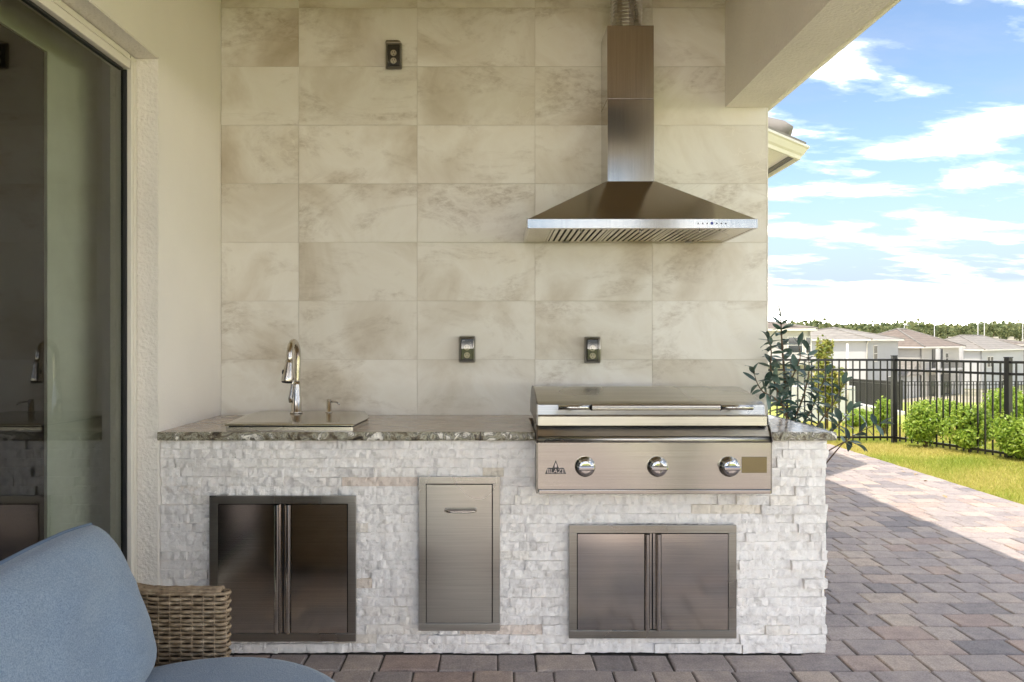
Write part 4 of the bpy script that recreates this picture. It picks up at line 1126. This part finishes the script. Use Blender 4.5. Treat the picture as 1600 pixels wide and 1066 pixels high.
fence_run(f2, pC, pR, (tz(0, 32) - .05, tz(0, 33.5) - .05), 1.5, spacing=.15, w=.03)
fence_run(f2, pC, pL, (tz(0, 32) - .05, tz(0, 46) - .05), 1.5, spacing=.13, posts=(False, True), w=.04)
kb = MB(); a = Vector((16.3, 31, tz(0, 31) - .1)); b2 = Vector((20.1, 46, tz(0, 46) - .1)); o_ = Vector((.25, 0, 0)); z_ = Vector((0, 0, .28))
kb.add([a - o_, a + o_, a + o_ + z_, a - o_ + z_, b2 - o_, b2 + o_, b2 + o_ + z_, b2 - o_ + z_], [(0, 1, 2, 3), (7, 6, 5, 4), (0, 4, 5, 1), (1, 5, 6, 2), (2, 6, 7, 3), (3, 7, 4, 0)])
tag(kb.build('concrete_kerb', 'concrete'), 'pale concrete kerb running along foot of distant black fence', 'kerb')
lw = MB().bbox(8.55, 10.3, 22.0, 22.3, tz(0, 22) - .1, -.02, .02).build('garden_wall', 'house_white')
tag(lw, 'low white garden wall beyond the black fence behind the plant', 'wall')
pn = MB().tube([(X_at(1324, 19), 19, tz(0, 19) - .1), (X_at(1324, 19), 19, Z_at(537, 19))], [.05, .028], 10).build('thin_pole', 'pole_paint')
tag(pn, 'thin pale pole standing alone beyond the black fence', 'pole')

# ------------------------------------------------------------------ foliage
def foliage(name, mat, parent, c, rad, n_, size, lumps=7, seed=0, hollow=.45):
    g_ = np.random.default_rng(seed)
    ld = g_.normal(size=(lumps, 3)); ld /= np.linalg.norm(ld, axis=1)[:, None]
    lc = ld * g_.uniform(.25, .62, (lumps, 1)); lr = g_.uniform(.34, .55, lumps)
    w = g_.integers(0, lumps, n_)
    d = g_.normal(size=(n_, 3)); d /= np.linalg.norm(d, axis=1)[:, None]
    r = lr[w] * (hollow + (1 - hollow) * g_.random(n_) ** .6) * g_.uniform(.85, 1.18, n_)
    P = (lc[w] + d * r[:, None]) * np.array(rad) + np.array(c)
    out = d * .6 + g_.normal(size=(n_, 3)) * .55; out[:, 2] += .3
    out /= np.linalg.norm(out, axis=1)[:, None]
    t = np.cross(out, g_.normal(size=(n_, 3))); t /= np.linalg.norm(t, axis=1)[:, None]
    bt_ = np.cross(out, t); s_ = size * g_.uniform(.6, 1.25, (n_, 1))
    V = np.stack([P - t * s_, P - bt_ * s_ * .5 + out * s_ * .15, P + t * s_, P + bt_ * s_ * .5 + out * s_ * .15], 1).reshape(-1, 3)
    Fq = np.arange(n_ * 4).reshape(-1, 4)
    return raw_mesh(name, V, Fq, mat, rnd=g_.random(n_), parent=parent)
def shrub(px, d, wpx, top, label, group, seed, leaves=2600, size=.034, mat='leaf_shrub', gz=None, name='leafy_shrub', cat='shrub', stretch=1.0):
    t = thing(name, label, cat, group); x = X_at(px, d); z0_ = tz(x, d) if gz is None else gz; z1_ = Z_at(top, d); rx = wpx * d / F / 2
    foliage('foliage', mat, t, (x, d, (z0_ + z1_) / 2 + .03), (rx * 1.12, rx * 1.0, (z1_ - z0_) / 2 * 1.08), int(leaves * 2.2), size * .72, seed=seed, lumps=15)
    mb = MB()
    for k in range(4): mb.tube([(x + .02 * k - .03, d, z0_ - .03), (x + random.uniform(-.5, .5) * rx, d + random.uniform(-.4, .4) * rx, (z0_ + z1_) / 2 + .1)], [.010, .005], 6)
    mb.build('stem', 'bark', t)
G1 = 'bright green shrubs along the fence'
shrub(1446, 10.25, 62, 632, 'bright green shrub by the fence right next to the corner post', G1, 3)
shrub(1517, 9.75, 72, 640, 'bright green shrub at the middle of the fence panel', G1, 4, leaves=3000)
shrub(1600, 9.0, 84, 642, 'dense green shrub covering the foot of second fence post', G1, 5, leaves=3200)
shrub(1382, 12.2, 36, 622, 'small green shrub just beyond the fence corner post', G1, 6, 1100)
shrub(1572, 12.4, 80, 600, 'taller yellow green shrub beyond the fence near second post', G1, 8, 2600, .04)
shrub(1466, 13.0, 110, 622, 'wide yellow green shrub growing behind the fence panel', G1, 9, 2600, .04)
shrub(1345, 15.0, 66, 640, 'low green ground shrub beyond the fence below the dark fence', G1, 10, 1500, .04)
shrub(1640, 8.3, 70, 640, 'green shrub at the far end of the fence', G1, 12, 2400)
# young upright tree
t = thing('young_tree', 'young upright yellow green tree behind the fence', 'tree')
d = 14.0; x = X_at(1291, d)
foliage('crown', 'leaf_holly', t, (x, d, Z_at(602, d)), (.36, .36, .62), 2200, .045, lumps=14, seed=21)
foliage('crown', 'leaf_holly', t, (x - .02, d, Z_at(552, d)), (.22, .22, .36), 900, .042, lumps=8, seed=22)
MB().tube([(x, d, tz(x, d) - .05), (x + .02, d, .3), (x - .01, d, 1.25)], [.035, .028, .008], 8).build('trunk', 'bark', t)

# grass blades on the lawn in view
def grass(x0, x1, y0, y1, n_, seed, hmin=.02, hmax=.05):
    g_ = np.random.default_rng(seed)
    x = g_.uniform(x0, x1, n_); y = g_.uniform(y0, y1, n_)
    z = np.interp(y, [-60, 4, 10, 12, 32], [-.03, -.03, -.14, -.2, -1.85])
    a = g_.uniform(0, 2 * pi, n_); h = g_.uniform(hmin, hmax, n_); w = g_.uniform(.002, .0045, n_)
    lean = g_.normal(size=(n_, 2)) * .5
    V = np.stack([np.stack([x - w * np.cos(a), y - w * np.sin(a), z], 1), np.stack([x + w * np.cos(a), y + w * np.sin(a), z], 1),
                  np.stack([x + lean[:, 0] * h, y + lean[:, 1] * h, z + h], 1)], 1).reshape(-1, 3)
    patch = np.array([noise.noise((xx * .9, yy * .9, 2.0)) + .5 * noise.noise((xx * 3.1, yy * 3.1, 5.0)) for xx, yy in zip(x[::50], y[::50])])
    pt_ = np.repeat(patch, 50)[:n_] if False else np.sin(x * 1.9 + 1.3 * np.sin(y * 1.7)) * .16 + np.sin(y * 2.7 + x * 1.1) * .12 + np.sin(x * 6.1 - y * 5.3) * .06
    edge = np.clip((x - 4.2) / .9, 0, 1) * .18
    r = np.clip(.24 + pt_ * 1.5 + edge * 1.8 + g_.normal(size=n_) * .17, 0.0, .64)
    return V, np.arange(n_ * 3).reshape(-1, 3), r
parts = [grass(4.2, 7.6, 5.2, 9.2, 150000, 1), grass(4.2, 7.6, 9.2, 12.5, 60000, 2), grass(2.4, 4.2, 9.7, 12.5, 22000, 3), grass(4.0, 9.5, 12.5, 19, 50000, 4, .04, .09)]
V = np.concatenate([p[0] for p in parts]); r = np.concatenate([p[2] for p in parts])
go = raw_mesh('grass', V, np.arange(len(V)).reshape(-1, 3), 'grass_blade', rnd=r)
tag(go, 'short green and straw coloured grass of the lawn', 'grass', kind='stuff')
# a few dry leaves lying on the sunlit pavers
for k, (px, py) in enumerate(((1408, 738), (1450, 753), (1435, 741), (1472, 776))):
    d = EYE * F / (py - 531); me = leaf_mesh('fallen_leaf', .06, .022, .3); me.materials.clear(); me.materials.append(MATS['straw'])
    o = bpy.data.objects.new('fallen_leaf', me); COL.objects.link(o); o.location = (X_at(px, d), d, .012); o.rotation_euler = (.2, .1, k * 1.7)
    tag(o, 'small dry fallen leaf lying on the sunlit pavers', 'leaf', 'fallen leaves on the pavers')

# ------------------------------------------------------------------ houses downhill
def house(name, label, corner_px, d, eave_py, ridge_py, L1, L2, ang, wallm, sidem, roofm, wins, extra=None, base=-6.2):
    t = thing(name, label, 'house', 'houses downhill beyond the fence')
    cx_ = X_at(corner_px, d); ze = Z_at(eave_py, d); zr = Z_at(ridge_py, d)
    th = R(ang); ux = Vector((-cos(th), -sin(th), 0)); uy = Vector((-sin(th), cos(th), 0))   # along left face, along right face
    C = Vector((cx_, d, 0))
    def W(a, b3, z): return tuple(C + ux * a + uy * b3 + Vector((0, 0, z)))
    MB().add([W(0, 0, base), W(L1, 0, base), W(L1, L2, base), W(0, L2, base), W(0, 0, ze), W(L1, 0, ze), W(L1, L2, ze), W(0, L2, ze)], [(0, 1, 5, 4), (1, 2, 6, 5), (2, 3, 7, 6), (4, 5, 6, 7)]).build('wall', wallm, t)
    MB().add([W(-.02, 0.0, base), W(-.02, L2, base), W(-.02, L2, ze), W(-.02, 0.0, ze), W(.2, 0, base), W(.2, L2, base), W(.2, L2, ze), W(.2, 0, ze)], [(0, 1, 2, 3), (0, 3, 7, 4), (1, 5, 6, 2)]).build('side_wall', sidem, t)
    oh = .55; q = min(L1, L2) / 2
    e0 = ze - .02
    r0, r1 = ((q, L2 / 2), (L1 - q, L2 / 2)) if L1 >= L2 else ((L1 / 2, q), (L1 / 2, L2 - q))
    vs = [W(-oh, -oh, e0), W(L1 + oh, -oh, e0), W(L1 + oh, L2 + oh, e0), W(-oh, L2 + oh, e0), W(-oh, -oh, e0 + .18), W(L1 + oh, -oh, e0 + .18), W(L1 + oh, L2 + oh, e0 + .18), W(-oh, L2 + oh, e0 + .18), W(*r0, zr), W(*r1, zr)]
    if L1 >= L2: rf = [(4, 5, 9, 8), (5, 6, 9), (6, 7, 8, 9), (7, 4, 8)]
    else: rf = [(4, 5, 8), (5, 6, 9, 8), (6, 7, 9), (7, 4, 8, 9)]
    ro = MB().add(vs, rf).build('roof', roofm, t)
    MB().add(vs[:8], [(0, 1, 5, 4), (1, 2, 6, 5), (2, 3, 7, 6), (3, 0, 4, 7), (3, 2, 1, 0)]).build('fascia', 'trim_white', ro)
    cap = MB()
    A, B = Vector(vs[8]), Vector(vs[9])
    corners = [Vector(vs[4]), Vector(vs[5]), Vector(vs[6]), Vector(vs[7])]
    cap.tube([A, B], .13, 8)
    for cnr in corners: cap.tube([cnr, A if (cnr - A).length < (cnr - B).length else B], .11, 8)
    cap.build('ridge_cap', 'roof_pale' if roofm != 'roof_brown' else 'roof_grey', ro)
    for (face, u, zc2, w, h) in wins:
        def Q(a, o_, z): return W(a, -o_, z) if face == 'L' else W(-.02 - o_, a, z)
        def slab(u0, u1, z0_, z1_, o0, o1): 
            return MB().add([Q(u0, o0, z0_), Q(u1, o0, z0_), Q(u1, o0, z1_), Q(u0, o0, z1_), Q(u0, o1, z0_), Q(u1, o1, z0_), Q(u1, o1, z1_), Q(u0, o1, z1_)], [(0, 1, 2, 3), (4, 5, 6, 7), (0, 4, 5, 1), (1, 5, 6, 2), (2, 6, 7, 3), (3, 7, 4, 0)])
        wf = slab(u - w / 2 - .08, u + w / 2 + .08, zc2 - h / 2 - .08, zc2 + h / 2 + .08, .0, .06).build('window', 'trim_white', t)
        slab(u - w / 2, u + w / 2, zc2 + .03, zc2 + h / 2, .061, .075).build('pane', 'window_glass', wf)
        slab(u - w / 2, u + w / 2, zc2 - h / 2, zc2 - .03, .061, .075).build('pane', 'window_glass', wf)
    if extra: extra(t, W, ze)
    return t
# house with pale hipped roof
def ex2(t, W, ze):
    mb = MB(); mb.tube([W(-.05, -.1, ze - .05), W(.05, -.12, ze - .4), W(.1, -.12, -6)], .06, 8); mb.build('downspout', 'trim_white', t)
house('two_storey_house', 'white two storey house with pale grey hipped roof', 1356, 80, 532.5, 511, 10.5, 12.0, -41, 'house_white', 'house_white_shaded', 'roof_pale', [('R', 2.6, -.15, 1.15, 1.6), ('R', 8.0, -3.6, 1.2, 1.5), ('L', 5.0, -3.4, 1.3, 1.5)], ex2)
def ex1(t, W, ze):
    MB().add([W(-.3, -2.5, ze - 2.9), W(5, -2.5, ze - 2.9), W(5, 0, ze - 2.9), W(-.3, 0, ze - 2.9), W(-.3, -2.5, ze - 2.6), W(5, -2.5, ze - 2.6), W(5, 0, ze - 2.6), W(-.3, 0, ze - 2.6)], [(0, 1, 2, 3), (4, 5, 6, 7), (0, 1, 5, 4), (1, 2, 6, 5), (2, 3, 7, 6), (3, 0, 4, 7)]).build('ledge', 'house_cream', t)
house('two_storey_house', 'cream two storey house with tan roof behind the potted plant', 1266, 66, 516.5, 500, 9.0, 8.0, -20, 'house_cream', 'house_cream', 'roof_brown', [('L', 1.2, .85, 1.1, 1.3), ('L', .15, .85, .35, 1.3), ('L', 4.2, .85, 1.1, 1.3)], ex1)
def ex3(t, W, ze):
    mb = MB()
    def bx(a0, a1, b0, b1, z0_, z1_, name, mat, par=t):
        return MB().add([W(a0, b0, z0_), W(a1, b0, z0_), W(a1, b1, z0_), W(a0, b1, z0_), W(a0, b0, z1_), W(a1, b0, z1_), W(a1, b1, z1_), W(a0, b1, z1_)], [(3, 2, 1, 0), (4, 5, 6, 7), (0, 1, 5, 4), (1, 2, 6, 5), (2, 3, 7, 6), (3, 0, 4, 7)]).build(name, mat, par)
    # balcony on the right face
    bx(-.10, -.03, 3.0, 6.2, ze - 2.5, ze - .15, 'balcony_door', 'window_glass')
    bx(-1.5, -.03, 1.2, 9.0, ze - 2.75, ze - 2.52, 'balcony_floor', 'house_white')
    rl = bx(-1.5, -1.45, 1.2, 9.0, ze - 1.62, ze - 1.56, 'balcony_rail', 'black_metal')
    for k in range(40): bx(-1.49, -1.46, 1.25 + k * .197, 1.28 + k * .197, ze - 2.51, ze - 1.625, 'baluster', 'black_metal', rl)
    for b0 in (1.2, 8.6): bx(-1.5, -1.1, b0, b0 + .4, -6.2, ze - .06, 'balcony_column', 'house_white')
    bx(-.10, -.03, 2.2, 4.2, -6.1, ze - 3.3, 'patio_door', 'window_glass'); bx(-.10, -.03, 5.4, 8.2, -6.1, ze - 3.3, 'patio_door', 'window_glass')
    # lower hipped roof in front of the left face
    A = [W(.3, -.05, ze - 1.7), W(7.5, -.05, ze - 1.7), W(8.0, -4.2, ze - 3.2), W(-.2, -4.2, ze - 3.2), W(-.2, -.05, ze - 3.2), W(8, -.05, ze - 3.2)]
    MB().add(A, [(0, 1, 2, 3), (0, 3, 4), (1, 5, 2), (3, 2, 5, 4)]).build('porch_roof', 'roof_grey', t)
    bx(.2, 7.6, -3.8, -.06, -6.2, ze - 3.21, 'porch_wall', 'house_white')
house('two_storey_house', 'cream two storey house with brown hipped roof and balcony', 1440, 92, 544, 513, 9.5, 12.0, -50, 'house_cream', 'house_cream', 'roof_brown', [('R', 7.6, -1.0, .8, 1.2)], ex3)
house('two_storey_house', 'white two storey house with grey roof and twin small windows', 1534, 108, 548, 524, 8.5, 18.0, -50, 'house_white', 'house_white', 'roof_grey', [('R', 2.6, -1.85, .9, 1.4), ('R', 3.9, -1.85, .9, 1.4), ('L', 3.0, -4.4, .9, 1.2), ('R', 9.0, -4.6, 1.6, 1.6)], None)
house('two_storey_house', 'partly hidden house with low brown roof behind the grey roofed house', 1480, 128, 536, 527, 14, 12, -41, 'house_cream', 'house_cream', 'roof_brown', [], None)
house('two_storey_house', 'far cream house with wide brown roof beyond the grey roofed house', 1600, 125, 540, 527, 13, 14, -41, 'house_cream', 'house_cream', 'roof_brown', [], None)

# far tree line on the rise
frng = random.Random(5)
GT = 'far trees on the rise'
def far_tree(px, d, top, wpx, k):
    t = thing('far_tree', 'far round green tree on the low rise behind the roofs', 'tree', GT)
    x = X_at(px, d); g0 = tz(x, d); zt_ = Z_at(top, d); rx = wpx * d / F / 2; h = max(3.0, (zt_ - g0))
    foliage('crown', 'leaf_far', t, (x, d, zt_ - h * .40), (rx * 1.1, rx * 1.1, h * .44), 420, .55 * d / 400, lumps=8, seed=100 + k)
    MB().tube([(x, d, g0 - .3), (x, d, zt_ - h * .4)], [.30, .15], 6).build('trunk', 'bark', t)
k = 0
for px in range(1352, 1640, 8):
    d = frng.uniform(330, 420); far_tree(px + frng.uniform(-3, 3), d, frng.uniform(508, 516), frng.uniform(11, 19), k); k += 1
for px, top, w in ((1229, 505, 8), (1249, 506, 9), (1262, 507, 7), (1286, 506, 10), (1297, 503, 11), (1305, 505, 9), (1494, 515, 18), (1473, 516, 15), (1529, 511, 20), (1548, 512, 18), (1572, 508, 22), (1593, 507, 24), (1449, 517, 14)):
    d = frng.uniform(240, 300); far_tree(px, d, top, w, k); k += 1
g_ = np.random.default_rng(77); n_ = 30000                 # the wood behind them that reads as one mass
x = g_.uniform(150, 420, n_); y = g_.uniform(430, 560, n_); hh = 5.5 + 2.2 * np.sin(x * .11) + 1.3 * np.sin(x * .31 + 1)
hh = hh + 1.2 * np.sin(x * .83 + y * .2); z = 3.0 + g_.random(n_) * hh
t_ = g_.normal(size=(n_, 3)); t_ /= np.linalg.norm(t_, axis=1)[:, None]; b_ = np.cross(t_, g_.normal(size=(n_, 3))); b_ /= np.linalg.norm(b_, axis=1)[:, None]
P = np.stack([x, y, z], 1); s_ = g_.uniform(.8, 1.6, (n_, 1))
V = np.stack([P - t_ * s_, P - b_ * s_, P + t_ * s_, P + b_ * s_], 1).reshape(-1, 3)
tag(raw_mesh('distant_wood', V, np.arange(n_ * 4).reshape(-1, 4), 'leaf_far', rnd=g_.random(n_)), 'distant green wood along the skyline', 'wood', kind='stuff')
for px, d, top in ((1413, 150, 509), (1460, 150, 505), (1528, 150, 506), (1538, 150, 505), (1598, 150, 500)):
    x = X_at(px, d); o = MB().tube([(x, d, -6.2), (x, d, Z_at(top, d))], [.10, .06], 8).tube([(x, d, Z_at(top, d)), (x + .9, d, Z_at(top, d) + .1)], .05, 6).build('lamp_post', 'house_white')
    tag(o, 'slender white street lamp post rising behind the roofs', 'lamp post', 'street lamps behind the roofs')
